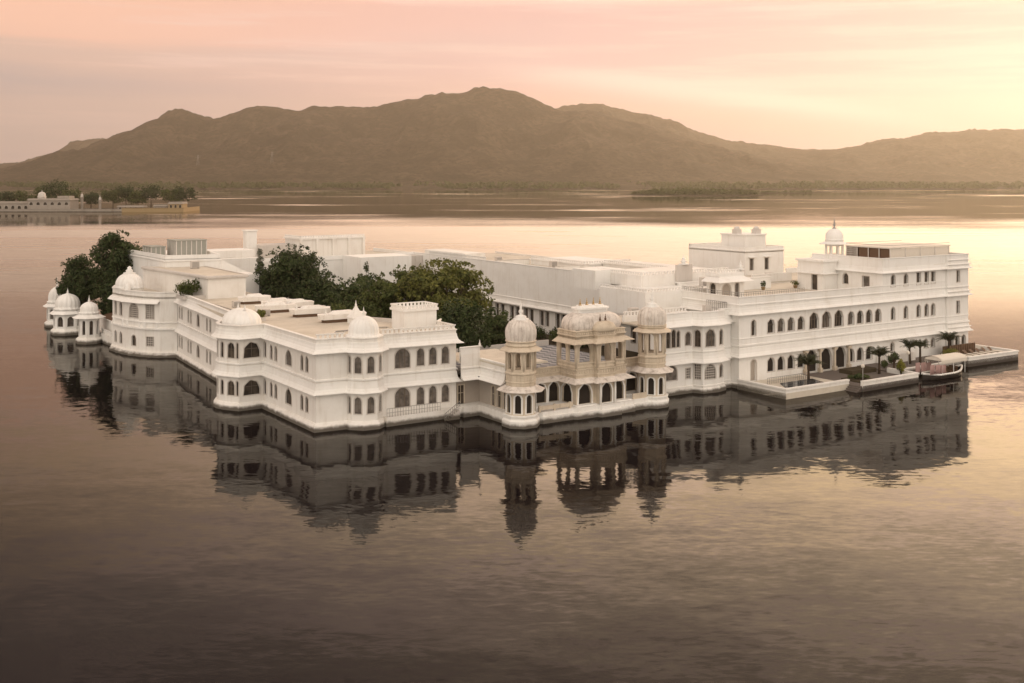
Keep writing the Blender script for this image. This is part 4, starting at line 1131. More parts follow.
mb = MB(); mb.box(17.5, 28, 88.5, 90, 1, 12.9); mb.box(18, 27.5, 92, 99, 11.9, 14.2); T.part('low_room', mb, 'white')

for (u0, u1, v0, v1, z0, z1, lab, ribs) in ((8.6, 13.9, 79.5, 84.5, 14.4, 17.0, 'large ribbed grey green water tank on the left rear block', 6), (5.0, 7.4, 82, 87, 14.4, 15.9, 'small low grey green tank on the left rear block, left of the large tank', 3)):
    T = Thing('water_tank', lab, 'water tank', ((u0 + u1) / 2, (v0 + v1) / 2, z0), 'roof tanks on the left rear block')
    mb = MB(); mb.box(u0, u1, v0, v1, z0, z1); T.part('tank_body', mb, 'tank')
    mb = MB()
    for i in range(ribs + 1):
        q = u0 + (u1 - u0) * i / ribs; mb.box(q - .08, q + .08, v0 - .1, v0, z0, z1)
        q = v0 + (v1 - v0) * i / ribs; mb.box(u0 - .1, u0, q - .08, q + .08, z0, z1)
    T.part('rib', mb, 'grey')
    mb = MB(); mb.box(u0 - .12, u1 + .12, v0 - .12, v1 + .12, z1, z1 + .15); T.part('lid', mb, 'tank')

# small services on the flat roofs
def roof_box(name, lab, cat, u, v, z, w_, d_, h_, m_='grey', grp='cooling units on the flat roofs'):
    T = Thing(name, lab, cat, (u, v, z), grp)
    mb = MB(); mb.box(u - w_ / 2, u + w_ / 2, v - d_ / 2, v + d_ / 2, z + 0.12, z + h_)
    T.part('casing', mb, m_)
    mb = MB()
    for i in range(5): mb.box(u - w_ / 2 + .08, u + w_ / 2 - .08, v - d_ / 2 - .03, v - d_ / 2, z + .2 + (h_ - .3) * i / 5, z + .2 + (h_ - .3) * (i + .55) / 5)
    T.part('grille', mb, 'metal')
    mb = MB(); mb.box(u - w_ / 2, u - w_ / 2 + .12, v - d_ / 2, v + d_ / 2, z, z + .12); mb.box(u + w_ / 2 - .12, u + w_ / 2, v - d_ / 2, v + d_ / 2, z, z + .12); T.part('base_rail', mb, 'metal')
for (u, v, z, lab) in ((66, 34, 11.9, 'grey cooling unit on the roof of the inner block, nearest of its group'), (66.5, 48, 11.9, 'grey cooling unit in the middle of the inner block roof'), (64.5, 63, 11.9, 'grey cooling unit at the far end of the inner block roof'),
        (64, 6.5, 12.2, 'grey cooling unit on the lower step of the stepped block'), (88, 16.5, 11.05, 'grey cooling unit on the sandy roof court'), (24, 93, 11.95, 'grey cooling unit on the left part of the back range'), (34.5, 91.8, 11.95, 'grey cooling unit left of the back range penthouse'), (8.5, 69, 13.0, 'grey cooling unit on the sandy roof below the water tanks'), (46, 1.0, 9.4, 'grey cooling unit on the roof of the bay-windowed wing')):
    roof_box('cooling_unit', lab, 'cooling unit', u, v, z, 1.3, 0.8, 1.25)

# low dividing walls and copings on the rear roofs
for (nm, u0, u1, v0, v1, z0, z1) in (('roof_divider', 61.3, 68.4, 40.0, 40.3, 11.9, 12.9), ('roof_divider', 61.3, 68.4, 58.2, 58.5, 11.9, 12.8), ('roof_divider', 66.5, 66.8, 22, 40, 11.9, 12.6)):
    T = Thing('roof_divider', {40.0: 'low white dividing wall across the inner block roof beside the nearer step', 58.2: 'low white dividing wall across the far half of the inner block roof', 22: 'low white dividing wall running along the near half of the inner block roof'}[v0], 'wall', ((u0 + u1) / 2, (v0 + v1) / 2, z0))
    mb = MB(); mb.box(u0, u1, v0, v1, z0, z1); T.part('wall', mb, 'plaster')
    mb = MB(); mb.box(u0 - .06, u1 + .06, v0 - .06, v1 + .06, z1, z1 + .1); T.part('coping', mb, 'grey')

for (u, v, lab) in ((5.2, 40, 'small grey cooling unit on the corner wing roof behind its left parapet'), (5.0, 28, 'small grey cooling unit on the corner wing roof beside the domed bay'), (12.8, 27.6, 'small grey cooling unit between skylights at the garden side of the corner wing roof')):
    roof_box('cooling_unit', lab, 'cooling unit', u, v, 9.55, 1.0, 0.7, 0.95)
for (pts, lab) in (([(3.2, 24), (3.4, 50)], 'thin grey service pipe along the left side of the corner wing roof'), ([(6.0, 8.0), (13.2, 8.6)], 'thin grey service pipe across the corner wing roof towards the stair tower'), ([(63.0, 12), (63.0, 39)], 'thin grey service pipe along the inner block roof')):
    z = 9.7 if pts[0][0] < 50 else 12.05
    T = Thing('roof_pipe', lab, 'pipe', (pts[0][0], pts[0][1], z))
    mb = MB(); mb.bar((*pts[0], z), (*pts[1], z), 0.09); T.part('pipe', mb, 'metal')
    mb = MB()
    for i in range(7):
        k = i / 6; mb.box(pts[0][0] + (pts[1][0] - pts[0][0]) * k - .12, pts[0][0] + (pts[1][0] - pts[0][0]) * k + .12, pts[0][1] + (pts[1][1] - pts[0][1]) * k - .12, pts[0][1] + (pts[1][1] - pts[0][1]) * k + .12, z - .15, z - .05)
    T.part('pipe_blocks', mb, 'grey')

# ================================================================== LAKESIDE KIOSKS AT THE FAR LEFT
def kiosk(c, r, ze, zt, zf, label, sides, open_w, sc=1.0):
    T = Thing('domed_kiosk', label, 'kiosk', (c[0], c[1], 0), 'domed kiosks at the far left water edge')
    Pn = ngon(c, r, sides)
    L_ = 2 * r * math.sin(math.pi / sides)
    mb = MB(); mb.sweep(ngon(c, r + 0.15, sides), [(0, -1.2), (0.3, -1.2), (0.3, 0.7), (0.1, 0.9), (0, 1.0), (-r, 1.0)], True); T.part('plinth', mb, 'plaster')
    mb = MB(); facade(T, mb, Pn, 1.0, ze + 0.4, {i: [(L_ / 2, 1.5, min(open_w, L_ * 0.6), ze - 1.9, 'cusp', 'std', 'pane')] for i in range(sides)}, 0.25, frame_m='white'); T.part('wall', mb, 'white')
    mb = MB(); chajja(mb, Pn, ze, 0.95 * sc, True, 0.45); T.part('eave', mb, 'white')
    mb = MB(); mb.lathe(c, [(r * 0.92, ze + 0.3), (r * 0.92, ze + 0.75), (r * 0.97, ze + 0.8), (r * 0.97, ze + 0.95), (r * 0.88, ze + 1.0)] + dome_prof(r * 0.83, ze + 1.0, zt - ze - 1.0, 0.12), 96, 16, 0.06); d = T.part('dome', mb, 'white')
    mb = MB(); mb.lathe(c, [(0.7, zt - 0.25), (0.72, zt - 0.1), (0.3, zt + 0.05), (0.1, zt + 0.15)], 12); finial(mb, c, zt - 0.05, zf - zt, 0.22); T.part('finial', mb, 'white', d)
kiosk((-5.0, 83.6), 1.7, 4.3, 6.9, 8.1, 'nearest small domed kiosk with wide eave, beside the rounded corner pavilion', 8, 0.6)
kiosk((-5.6, 97.2), 2.45, 3.7, 7.2, 8.3, 'broad domed kiosk in the middle of the three at the far left water edge', 8, 1.3, 0.7)
kiosk((-5.0, 109.0), 1.85, 3.8, 7.4, 9.4, 'farthest domed kiosk with tall finial, leftmost on the island', 8, 1.1, 0.7)
T = Thing('terrace_wall', 'white garden terrace wall at the water between the corner pavilion and the domed kiosks', 'wall', (-3, 90, 0))
mb = MB(); mb.prism([(-3.6, 108), (-3.4, 88), (-2.9, 75), (0, 75), (2, 110)], -1.2, 1.6); T.part('base', mb, 'plaster')
mb = MB(); mb.sweep([(-2.4, 96), (-2.3, 88), (-1.9, 76.5)], [(0, 1.5), (0, 3.6), (0.12, 3.65), (0.12, 3.8), (-0.3, 3.8), (-0.3, 1.5)]); T.part('upper_wall', mb, 'plaster')
mb = MB(); cresting(mb, [(-3.5, 106), (-3.4, 99.5)], 1.6, h=0.6); cresting(mb, [(-3.3, 95.5), (-3.2, 87.8)], 1.6, h=0.6); cresting(mb, [(-3.0, 84.0), (-2.9, 75.5)], 1.6, h=0.6); T.part('balustrade', mb, 'white')
mb = MB(); mb.add([(-2.3, 88, 3.85), (-1.8, 76.5, 3.85), (2.5, 77, 5.2), (2.5, 88, 5.2)], [(0, 1, 2, 3)]); mb.add([(-2.3, 88, 3.85), (2.5, 88, 5.2), (2.5, 88, 3.6), (-2.3, 88, 3.6)], [(0, 1, 2, 3)]); T.part('lean_to_roof', mb, 'wood')

# ================================================================== WATER TERRACES ON THE RIGHT
def terrace(label, poly, zt, floor_m, base, walls=None, zf=0.75):
    T = Thing('water_terrace', label, 'terrace', base)
    mb = MB(); mb.prism(poly, -1.2, zf); T.part('floor', mb, floor_m)
    pts = walls or poly
    mb = MB()
    mb.sweep(pts, [(0.0, -1.2), (0.0, zt - 0.25), (0.1, zt - 0.2), (0.1, zt), (-0.4, zt), (-0.4, zf - 0.1)], walls is None)
    T.part('parapet', mb, 'plaster')
    return T
T = terrace('white-walled water terrace with a dark pool, left of the boat steps', [(56.8, -7.5), (56.8, -16.0), (69.05, -15.9), (69.05, -7.5)], 1.35, 'roof', (62, -12, 0), [(56.8, -7.5), (56.8, -16.0), (68.9, -15.9)])
mb = MB(); mb.prism([(59.2, -13.9), (66.6, -13.7), (67.4, -10.9), (61.2, -10.9)], 0.75, 0.86); T.part('pool', mb, 'poolw')
mb = MB()
for i in range(5): mb.box(67.6 + i * 0.28, 69.06, -17.9, -16.02, -1.2, -0.15 + i * 0.22)
T.part('steps', mb, 'paving')
mb = MB(); rail(mb, [(59.5, -10.3), (67.6, -10.3)], 0.78, 0.8, 0.4, 0.03); T.part('railing', mb, 'metal')
T = terrace('white-walled water terrace with palms, at the middle of the largest wing', [(69.1, -7.5), (69.1, -18.0), (80.7, -17.9), (80.7, -7.5)], 1.4, 'paving', (75, -13, 0), [(69.1, -18.0), (80.7, -17.9), (80.7, -13.0)])
mb = MB(); mb.box(70.5, 74.0, -16.8, -13.2, 0.75, 0.95); mb.box(74.5, 79.6, -11.8, -9.5, 0.75, 1.3); T.part('planting_bed', mb, 'soil')
T = terrace('white quay with planted edge behind the moored boat', [(80.7, -7.5), (80.7, -14.0), (84, -14.3), (90, -14.2), (97.8, -12.8), (97.8, -7.5)], 1.25, 'paving', (89, -11, 0), [(80.7, -13.0), (80.7, -14.0), (84, -14.3), (90, -14.2), (97.8, -12.8)], 0.9)
mb = MB(); mb.box(85, 92, -9.0, -7.5, 0.9, 2.1); T.part('raised_bed', mb, 'plaster')
T = terrace('long white-walled sun terrace with dark deck at the right end of the island', [(97.8, -7.8), (97.8, -13.9), (109.9, -14.2), (109.9, -4.0), (106.7, -4.0), (106.7, -7.8)], 1.5, 'paving', (104, -10, 0), [(97.8, -12.0), (97.8, -13.9), (109.9, -14.2), (109.9, -4.0), (106.8, -4.0)], 0.9)
mb = MB(); mb.box(98.6, 106.4, -9.2, -8.9, 0.9, 2.35)
for i in range(14): mb.box(98.7 + i * 0.57, 98.85 + i * 0.57, -9.28, -9.2, 0.9, 2.4)
T.part('timber_screen', mb, 'wood')
for i in range(6):
    u, v = 100.2 + 1.55 * i, -12.2
    mb = MB(); mb.box(u - .35, u + .35, v - .6, v + 1.2, 1.12, 1.22); mb.add([(u - .35, v + 1.2, 1.2), (u + .35, v + 1.2, 1.2), (u + .35, v + 1.9, 1.75), (u - .35, v + 1.9, 1.75)], [(0, 1, 2, 3)])
    for a, b in ((-.3, -.5), (.3, -.5), (-.3, 1.1), (.3, 1.1)): mb.box(u + a - .04, u + a + .04, v + b - .04, v + b + .04, 0.9, 1.12)
    T = Thing('sun_lounger', 'dark sun lounger with pale cushion on the right end terrace', 'sun lounger', (u, v, 0.9), 'sun loungers in a row on the right terrace')
    T.part('frame', mb, 'wood')
    mb = MB(); mb.box(u - .3, u + .3, v - .5, v + 1.15, 1.22, 1.32); T.part('cushion', mb, 'cloth')

# ------------------------------------------------------------------ moored boat
T = Thing('ferry_boat', 'wooden launch with a cream scalloped canopy and pink cloth drapes, moored at the quay', 'boat', (85.2, -16.6, 0))
T.e.location = W(87.2, -16.9, 0)
bx0, L_, Bm = 80.9, 8.8, 1.25
mb = MB(); rows = []
N = 18
for i in range(N + 1):
    q = i / N
    wd = Bm * min(1, math.sin(math.pi * min(0.5, (q * 1.7 if q < 0.29 else 0.5))) if q < 0.5 else (1 - max(0, (q - 0.62) / 0.38) ** 2.2)) + 0.04
    sheer = 0.75 + 0.55 * max(0, (q - 0.55) / 0.45) ** 2 + 0.18 * max(0, (0.25 - q) / 0.25)
    u = bx0 + L_ * q
    rows.append([(u, -16.6 - wd, sheer), (u, -16.6 - wd * 0.94, 0.25), (u, -16.6 - wd * 0.6, -0.35), (u, -16.6 + wd * 0.6, -0.35), (u, -16.6 + wd * 0.94, 0.25), (u, -16.6 + wd, sheer)])
vs = [p for r_ in rows for p in r_]
mb.add(vs, [(i * 6 + k, (i + 1) * 6 + k, (i + 1) * 6 + k + 1, i * 6 + k + 1) for i in range(N) for k in range(5)] + [(0, 1, 2, 3, 4, 5), tuple(range(N * 6, N * 6 + 6))])
T.part('hull', mb, 'hull')
mb = MB()
for k in (0, 5):
    for a, b in zip(rows, rows[1:]): mb.bar(Vector(a[k]) + Vector((0, 0, -0.06)), Vector(b[k]) + Vector((0, 0, -0.06)), 0.15, n=6)
T.part('gunwale', mb, 'white')
mb = MB()
for a, b in zip(rows[1:-1], rows[2:]): mb.add([(a[0][0], a[0][1], 0.45), (b[0][0], b[0][1], 0.45), (b[5][0], b[5][1], 0.45), (a[5][0], a[5][1], 0.45)], [(0, 1, 2, 3)])
T.part('deck', mb, 'wood')
mb = MB(); cu0, cu1 = 83.3, 89.0
pr = []
for i in range(9):
    a = math.pi * i / 8
    pr.append((-16.6 - 1.35 * math.cos(a), 2.55 + 0.5 * math.sin(a)))
vs = [(u, v, z) for u in (cu0, cu1) for v, z in pr] + [(u, v, z + 0.06) for u in (cu0, cu1) for v, z in pr]
mb.add(vs, [(i, i + 1, 9 + i + 1, 9 + i) for i in range(8)] + [(18 + i, 18 + i + 1, 27 + i + 1, 27 + i) for i in range(8)] + [tuple(range(9)), tuple(range(9, 18))])
cn = T.part('canopy', mb, 'cloth')
mb = MB(); k = 14
for sgn in (-1, 1):
    mb = MB()
    v = -16.6 + sgn * 1.37
    for i in range(k):
        a, b = cu0 + (cu1 - cu0) * i / k, cu0 + (cu1 - cu0) * (i + 1) / k
        mb.add([(a, v, 2.62), (b, v, 2.62), (b, v, 2.25), ((a + b) / 2, v, 2.05), (a, v, 2.25)], [(0, 1, 2, 3, 4)])
        mb.add([(a, v + .04, 2.62), (b, v + .04, 2.62), (b, v + .04, 2.25), ((a + b) / 2, v + .04, 2.05), (a, v + .04, 2.25)], [(0, 1, 2, 3, 4)])
    T.part('valance', mb, 'cloth', cn)
for u in (83.7, 86.2, 88.8):
    for v in (-17.8, -15.4):
        mb = MB(); mb.bar((u, v, 0.5), (u, v, 2.62), 0.05); T.part('canopy_post', mb, 'white')
for i, (a, b) in enumerate(((81.0, 81.9), (82.2, 83.2), (83.4, 84.4))):
    mb = MB(); mb.box(a, b, -15.5, -15.4, 0.9, 2.2 - 0.1 * i); T.part('cloth_drape', mb, 'pink')
    mb = MB(); mb.box(a, b, -17.84, -17.74, 0.9, 2.2 - 0.1 * i)
    for q in range(4): mb.bar((a + (b - a) * (q + .5) / 4, -17.86, 0.9), (a + (b - a) * (q + .5) / 4, -17.86, 2.2 - 0.1 * i), 0.07, n=5)
    T.part('cloth_drape', mb, 'pink')
for u in (85.2, 86.4, 87.6):
    mb = MB(); mb.box(u - .2, u + .2, -17.3, -15.9, 0.45, 0.9); mb.box(u + .2, u + .28, -17.3, -15.9, 0.45, 1.4); T.part('bench', mb, 'wood')

T = None
# ================================================================== THINGS ON THE ROOFS
T = Thing('rooftop_kiosk', 'small open white domed kiosk on a square pedestal, highest point left of the third storey', 'kiosk', (95.2, 9.0, 15.3))
c = (95.2, 9.0)
mb = MB()
mb.prism(ngon(c, 1.7, 8), 15.3, 15.55)
T.part('base', mb, 'white')
for p in ngon(c, 1.4, 8):
    mb = MB(); mb.prism(ngon(p, 0.17, 8), 15.55, 17.2, 0.9); T.part('column', mb, 'white')
mb = MB(); mb.prism(ngon(c, 1.5), 16.9, 17.6); chajja(mb, ngon(c, 1.5), 17.2, 0.95, True, 0.3); T.part('eave', mb, 'white')
mb = MB(); mb.lathe(c, [(1.45, 17.4), (1.45, 17.85), (1.55, 17.9)] + dome_prof(1.38, 17.9, 1.85, 0.12), 48, 12, 0.04); d = T.part('dome', mb, 'white')
mb = MB(); finial(mb, c, 19.7, 2.1, 0.22); T.part('finial', mb, 'metal', d)

T = Thing('roof_tent', 'flat-topped canvas roof tent with dark open side and pale front panels, on the third storey', 'tent', (97, -2, 14.75))
mb = MB(); mb.prism([(89.9, -6.1), (104.6, -6.1), (103.6, 2.3), (89.9, 2.3)], 17.35, 17.5); T.part('canopy', mb, 'cloth')
mb = MB()
for u in (90, 93.6, 97.2, 100.8, 104.3): mb.bar((u, -6.0, 14.75), (u, -6.0, 17.4), 0.08); mb.bar((min(u, 103.4), 2.2, 14.75), (min(u, 103.4), 2.2, 17.4), 0.08)
for v in (-4.0, -2.0, 0.1): mb.bar((90, v, 14.75), (90, v, 17.4), 0.08)
mb.bar((90, -6, 17.45), (104.4, -6, 17.45), 0.09); mb.bar((90, -6, 17.85), (104.4, -6, 17.85), 0.05); mb.bar((90, -6, 17.85), (90, 2.2, 17.85), 0.05); mb.bar((90, 2.2, 17.85), (103.5, 2.2, 17.85), 0.05); mb.bar((90, -6, 17.45), (90, 2.2, 17.45), 0.09)
T.part('frame_posts', mb, 'frame')
for a, b in ((90.1, 93.5), (93.7, 97.1), (97.3, 100.7), (100.9, 104.2)):
    mb = MB(); mb.box(a, b, -5.98, -5.92, 14.75, 17.3); T.part('front_panel', mb, 'cloth')
mb = MB(); mb.box(90.05, 103.4, 2.18, 2.26, 14.75, 17.35); T.part('rear_panel', mb, 'wood')
mb = MB()
for i in range(9): mb.box(89.97, 90.03, 0.15 + i * 0.24, 0.21 + i * 0.24, 14.75, 17.35)
for i in range(8): mb.box(89.97, 90.03, 0.1, 2.2, 15.0 + i * 0.3, 15.06 + i * 0.3)
T.part('side_trellis', mb, 'frame')
for a in (-5.9, -3.9, -1.9):
    mb = MB(); mb.box(90.15, 90.2, a, a + 1.8, 14.75, 17.3); T.part('side_shade_sheet', mb, 'wood')  # dark sheets stand for the shade seen through the tent's open side

def pot_plant(u, v, z, h, r, label, leaf, seed, group=None):
    T = Thing('potted_plant', label, 'potted plant', (u, v, z), group)
    mb = MB(); mb.lathe((u, v), [(0.01, z), (0.22, z), (0.34, z + 0.42), (0.38, z + 0.42), (0.38, z + 0.48), (0.01, z + 0.44)], 12); T.part('pot', mb, 'ochre')
    rng = random.Random(seed); mb = MB(); leaf_cloud(mb, rng, [(u, v, z + 0.45 + h * .5, r, h * .55)], 90, 0.16); T.part('foliage', mb, leaf)

# ================================================================== PLANTS
def leaf_cloud(mb, rng, clumps, n, size):
    """leaf-sized faces through the volume of each clump, denser near its skin"""
    for (cx, cy, cz, r, rz) in clumps:
        for _ in range(n):
            d = Vector((rng.gauss(0, 1), rng.gauss(0, 1), rng.gauss(0, 1))).normalized()
            q = rng.random() ** 0.45 * rng.uniform(0.85, 1.08)
            c = Vector((cx + d.x * r * q, cy + d.y * r * q, cz + d.z * rz * q))
            nrm = (d + Vector((rng.uniform(-1, 1), rng.uniform(-1, 1), rng.uniform(-.4, 1))) * 0.8).normalized()
            a = nrm.orthogonal().normalized()
            a = Matrix.Rotation(rng.uniform(0, 6.283), 3, nrm) @ a
            b = nrm.cross(a)
            s_ = size * rng.uniform(0.6, 1.3)
            mb.add([c + a * s_, c + b * s_ * 0.5, c - a * s_, c - b * s_ * 0.5], [(0, 1, 2, 3)])

def tree(u, v, z, h, r, label, leaf, seed, trunk=0.30, clumps=26, per=150, size=0.26, flat=0.8, name='tree', group=None, shape='round', cut=0.0):
    rng = random.Random(seed)
    T = Thing(name, label, 'tree', (u, v, z), group)
    crown_h = h * (1 - trunk)
    cz = z + h * trunk + crown_h * 0.5
    cl = []
    for i in range(clumps):
        for _ in range(40):
            d = Vector((rng.uniform(-1, 1), rng.uniform(-1, 1), rng.uniform(-1, 1)))
            if d.length > 1: continue
            if shape == 'round' and d.length < 0.35 and rng.random() < 0.6: continue
            if shape == 'cone' and math.hypot(d.x, d.y) > 0.55 * (1 - d.z) : continue
            if shape == 'spread' and math.hypot(d.x, d.y) > 0.55 + 0.45 * (d.z + 1) / 2 + .1: continue
            break
        rr = r * rng.uniform(0.20, 0.36) * (0.75 if shape == 'cone' else 1)
        cl.append((u + d.x * (r - rr * .6), v + d.y * (r - rr * .6), cz + d.z * (crown_h / 2 - rr * flat * .6), rr, rr * flat))
    mb = MB()
    leaf_cloud(mb, rng, cl, int(per * 2.0), size * 1.12)
    cr = 0.62 if shape == 'round' else 0.0
    if cr: leaf_cloud(mb, rng, [(u, v, cz, r * 0.80, crown_h * 0.42)], int(per * clumps * 0.35), size * 1.3)
    # a few stray twigs outside the mass
    for _ in range(clumps * 3):
        d = Vector((rng.gauss(0, 1), rng.gauss(0, 1), rng.gauss(0.3, 0.8))).normalized()
        if shape == 'cone' and d.z > 0: d = Vector((d.x * 0.5 * (1 - d.z), d.y * .5 * (1 - d.z), d.z))
        leaf_cloud(mb, rng, [(u + d.x * r * 0.98, v + d.y * r * 0.98, cz + d.z * crown_h * 0.5, 0.5, 0.4)], 9, size)
    T.part('crown', mb, leaf)
    mb = MB()
    top = Vector((u, v, z + h * (trunk + 0.1)))
    tr = 0.035 * h
    mb.bar((u, v, z - 0.3), (u + .05 * r, v, z + h * trunk * .5), tr * 1.25, tr, 8); mb.bar((u + .05 * r, v, z + h * trunk * .5), top, tr, tr * .75, 8)
    for (a, b, c, rr, _) in cl[: max(6, clumps // 2)]:
        mid = top.lerp(Vector((a, b, c)), 0.5) + Vector((0, 0, -0.06 * h))
        mb.bar(top, mid, tr * .5, tr * .3, 6); mb.bar(mid, (a, b, c), tr * .3, tr * .1, 5)
    T.part('trunk', mb, 'bark')
    return T

tree(2.4, 94.5, 1.2, 17.2, 4.9, 'tall dark round tree, right one of the pair behind the domed kiosks', 'leaf_dark', 11, 0.22, 40, 170, 0.24)
tree(-2.4, 100.5, 1.2, 12.8, 4.5, 'shorter dark tree at far left, behind the broad domed kiosk', 'leaf_dark', 12, 0.22, 34, 170, 0.24)
tree(0.6, 89.5, 1.2, 10.5, 3.3, 'dark tree low between the pair and the corner pavilion dome', 'leaf_dark', 13, 0.2, 24, 150, 0.24)
tree(23.6, 64, 1.2, 15.6, 6.4, 'broad smooth-domed dark tree in the garden, left of the other garden trees', 'leaf_dark', 21, 0.12, 60, 190, 0.24, 0.75)
tree(19.2, 67.5, 1.2, 14.6, 2.8, 'slim pale grey green tree at the left edge of the garden', 'leaf_pale', 22, 0.10, 34, 90, 0.26, 1.0, shape='cone')
tree(25.0, 54.5, 1.2, 11.4, 4.4, 'dark garden tree just behind the skylights of the corner wing', 'leaf_dark', 23, 0.15, 34, 160, 0.25)
tree(26.5, 46.5, 1.2, 10.4, 4.6, 'mid green garden tree in the centre of the dark grove', 'hedge', 24, 0.15, 34, 160, 0.25)
tree(31.5, 52.0, 1.2, 11.0, 4.6, 'dark garden tree in the second row of the grove before the white back range', 'hedge', 25, 0.15, 30, 150, 0.25)
tree(27.0, 38.0, 1.2, 10.2, 4.2, 'olive tinted garden tree left of the wide spreading tree', 'leaf_mid', 26, 0.15, 30, 150, 0.25)
tree(36.5, 62.0, 1.2, 12.0, 1.5, 'small dark spire-topped conifer rising above the grove', 'leaf_dark', 27, 0.1, 20, 90, 0.22, 1.1, shape='cone')
tree(33.2, 29.0, 1.2, 14.6, 7.2, 'largest tree, wide spreading with olive crown, in front of the long white block', 'leaf_olive', 31, 0.30, 54, 130, 0.27, 0.6, shape='spread')
tree(30.0, 36.0, 1.2, 13.4, 5.4, 'spreading tree crown joining the left side of the largest tree', 'leaf_mid', 32, 0.28, 36, 130, 0.27, 0.65, shape='spread')
tree(27.8, 15.5, 1.2, 10.4, 4.2, 'dense dark tree at the garden front, between stair tower and nearer octagonal tower', 'leaf_dark', 33, 0.12, 40, 170, 0.24)
tree(23.8, 20.5, 1.2, 9.4, 3.8, 'dark low tree behind the stair tower on the corner wing roof', 'leaf_dark', 34, 0.12, 30, 160, 0.24)
tree(36.5, 20.5, 1.2, 8.0, 3.2, 'small dark tree right of the front garden tree', 'hedge', 35, 0.15, 26, 150, 0.24)
for i, (u, v, lab) in enumerate(((56.0, 40.0, 'round dark shrub under the paired windows of the inner block, leftmost'), (57.0, 33.5, 'dark shrub under the paired windows of the inner block, behind the tower dome'), (57.0, 27.5, 'dark shrub under the paired windows of the inner block, nearest the stone pavilion roof'))):
    T = Thing('shrub', lab, 'shrub', (u, v, 1.2), 'shrubs below the inner block')
    rng = random.Random(60 + i); mb = MB(); leaf_cloud(mb, rng, [(u + rng.uniform(-1.8, 1.8), v + rng.uniform(-2.5, 2.5), 2.2 + rng.uniform(-.3, .4), 1.3, 1.2) for _ in range(9)], 150, 0.22); T.part('foliage', mb, 'hedge')
    mb = MB(); mb.bar((u, v, 0.9), (u, v, 2.4), 0.14, 0.08); T.part('stem', mb, 'bark')
def roof_shrub(u, v, z, r, h, lab, leaf, seed):
    T = Thing('roof_shrub', lab, 'shrub', (u, v, z))
    mb = MB(); mb.box(u - r * .8, u + r * .8, v - r * .8, v + r * .8, z, z + 0.5); T.part('planter', mb, 'grey')
    rng = random.Random(seed); mb = MB(); leaf_cloud(mb, rng, [(u + rng.uniform(-.7, .7) * r, v + rng.uniform(-.7, .7) * r, z + 0.5 + h * rng.uniform(.3, .7), r * .5, h * .35) for _ in range(12)], 110, 0.2); T.part('foliage', mb, leaf)
roof_shrub(3.6, 55.5, 9.55, 2.2, 2.5, 'bushy green shrub on the roof of the corner wing beside its far pavilion', 'leaf_mid', 71)
roof_shrub(12.6, 21.5, 9.55, 1.0, 1.3, 'small green shrub between the skylights near the pyramid-capped vent', 'leaf_mid', 72)
roof_shrub(2.6, 23.6, 9.55, 0.7, 0.9, 'small brownish shrub behind the domed bay roof', 'leaf_olive', 73)
pot_plant(76.6, 6.9, 10.85, 1.0, 0.45, 'dark upright potted plant on the terrace of the largest wing, leftmost', 'leaf_dark', 1, 'potted plants on the right wing terrace')
pot_plant(82.6, 5.9, 10.85, 0.8, 0.75, 'rounded yellow green potted plant on the terrace of the largest wing', 'leaf_olive', 2, 'potted plants on the right wing terrace')
pot_plant(86.0, 4.4, 10.85, 0.6, 0.8, 'low dark potted plant on the terrace near the stair head', 'leaf_dark', 3, 'potted plants on the right wing terrace')
T = Thing('roof_vent', 'white pyramid-capped roof vent behind the turret dome of the corner wing', 'roof vent', (11.8, 14.6, 9.55))
mb = MB(); mb.box(11.0, 12.6, 13.8, 15.4, 9.55, 10.3); T.part('base', mb, 'white')
mb = MB(); mb.lathe((11.8, 14.6), [(1.3, 10.3), (0.7, 10.9), (0.3, 11.5), (0.15, 11.7)], 4, rot=R(45), smooth=False); finial(mb, (11.8, 14.6), 11.6, 0.9, 0.16); T.part('cap', mb, 'white')

def palm(u, v, z, h, fr, label, seed, n=26):
    h, fr, n = h * 0.85, fr * 1.3, int(n * 1.5)
    rng = random.Random(seed)
    T = Thing('palm_tree', label, 'palm', (u, v, z), 'palms on the water terraces')
    mb = MB()
    top = Vector((u + rng.uniform(-.15, .15), v, z + h))
    mb.bar((u, v, z - 0.1), Vector((u, v, z)).lerp(top, .5), 0.20, 0.15, 8); mb.bar(Vector((u, v, z)).lerp(top, .5), top, 0.15, 0.13, 8)
    mb.lathe((top.x, top.y), [(0.05, top.z - .5), (0.24, top.z - .2), (0.2, top.z), (0.02, top.z + .2)], 8)
    T.part('trunk', mb, 'bark')
    mb = MB()
    for i in range(n):
        a = 6.283 * i / n + rng.uniform(-.2, .2)
        e = rng.uniform(0.35, 1.42)
        d = Vector((math.cos(a), math.sin(a), 0))
        side = Vector((-d.y, d.x, 0))
        L_ = fr * rng.uniform(.85, 1.1)
        prev = None
        for k in range(8):
            q = k / 7
            p = top + d * (L_ * (q * math.cos(e * .8))) + Vector((0, 0, L_ * (q * math.sin(e) * 1.0 - q * q * 0.48)))
            if prev is not None:
                for sgn in (-1, 1):
                    for j in range(2):
                        b = prev.lerp(p, j / 2)
                        b2 = prev.lerp(p, j / 2 + .35)
                        wv = 0.36 * fr * (1 - q * .65) * (0.5 + 0.5 * min(1, q * 4))
                        tip = b2 + side * sgn * wv * .8 + d * wv * .5 + Vector((0, 0, -wv * .35))
                        mb.add([b, b2, tip], [(0, 1, 2)])
            prev = p
    T.part('fronds', mb, 'palm')
palm(66.6, -11.0, 0.8, 2.6, 1.9, 'dark bushy palm before the entrance portico', 41, 26)
palm(78.4, -13.2, 0.9, 3.0, 1.8, 'tallest palm, on the middle water terrace right of the portico', 42)
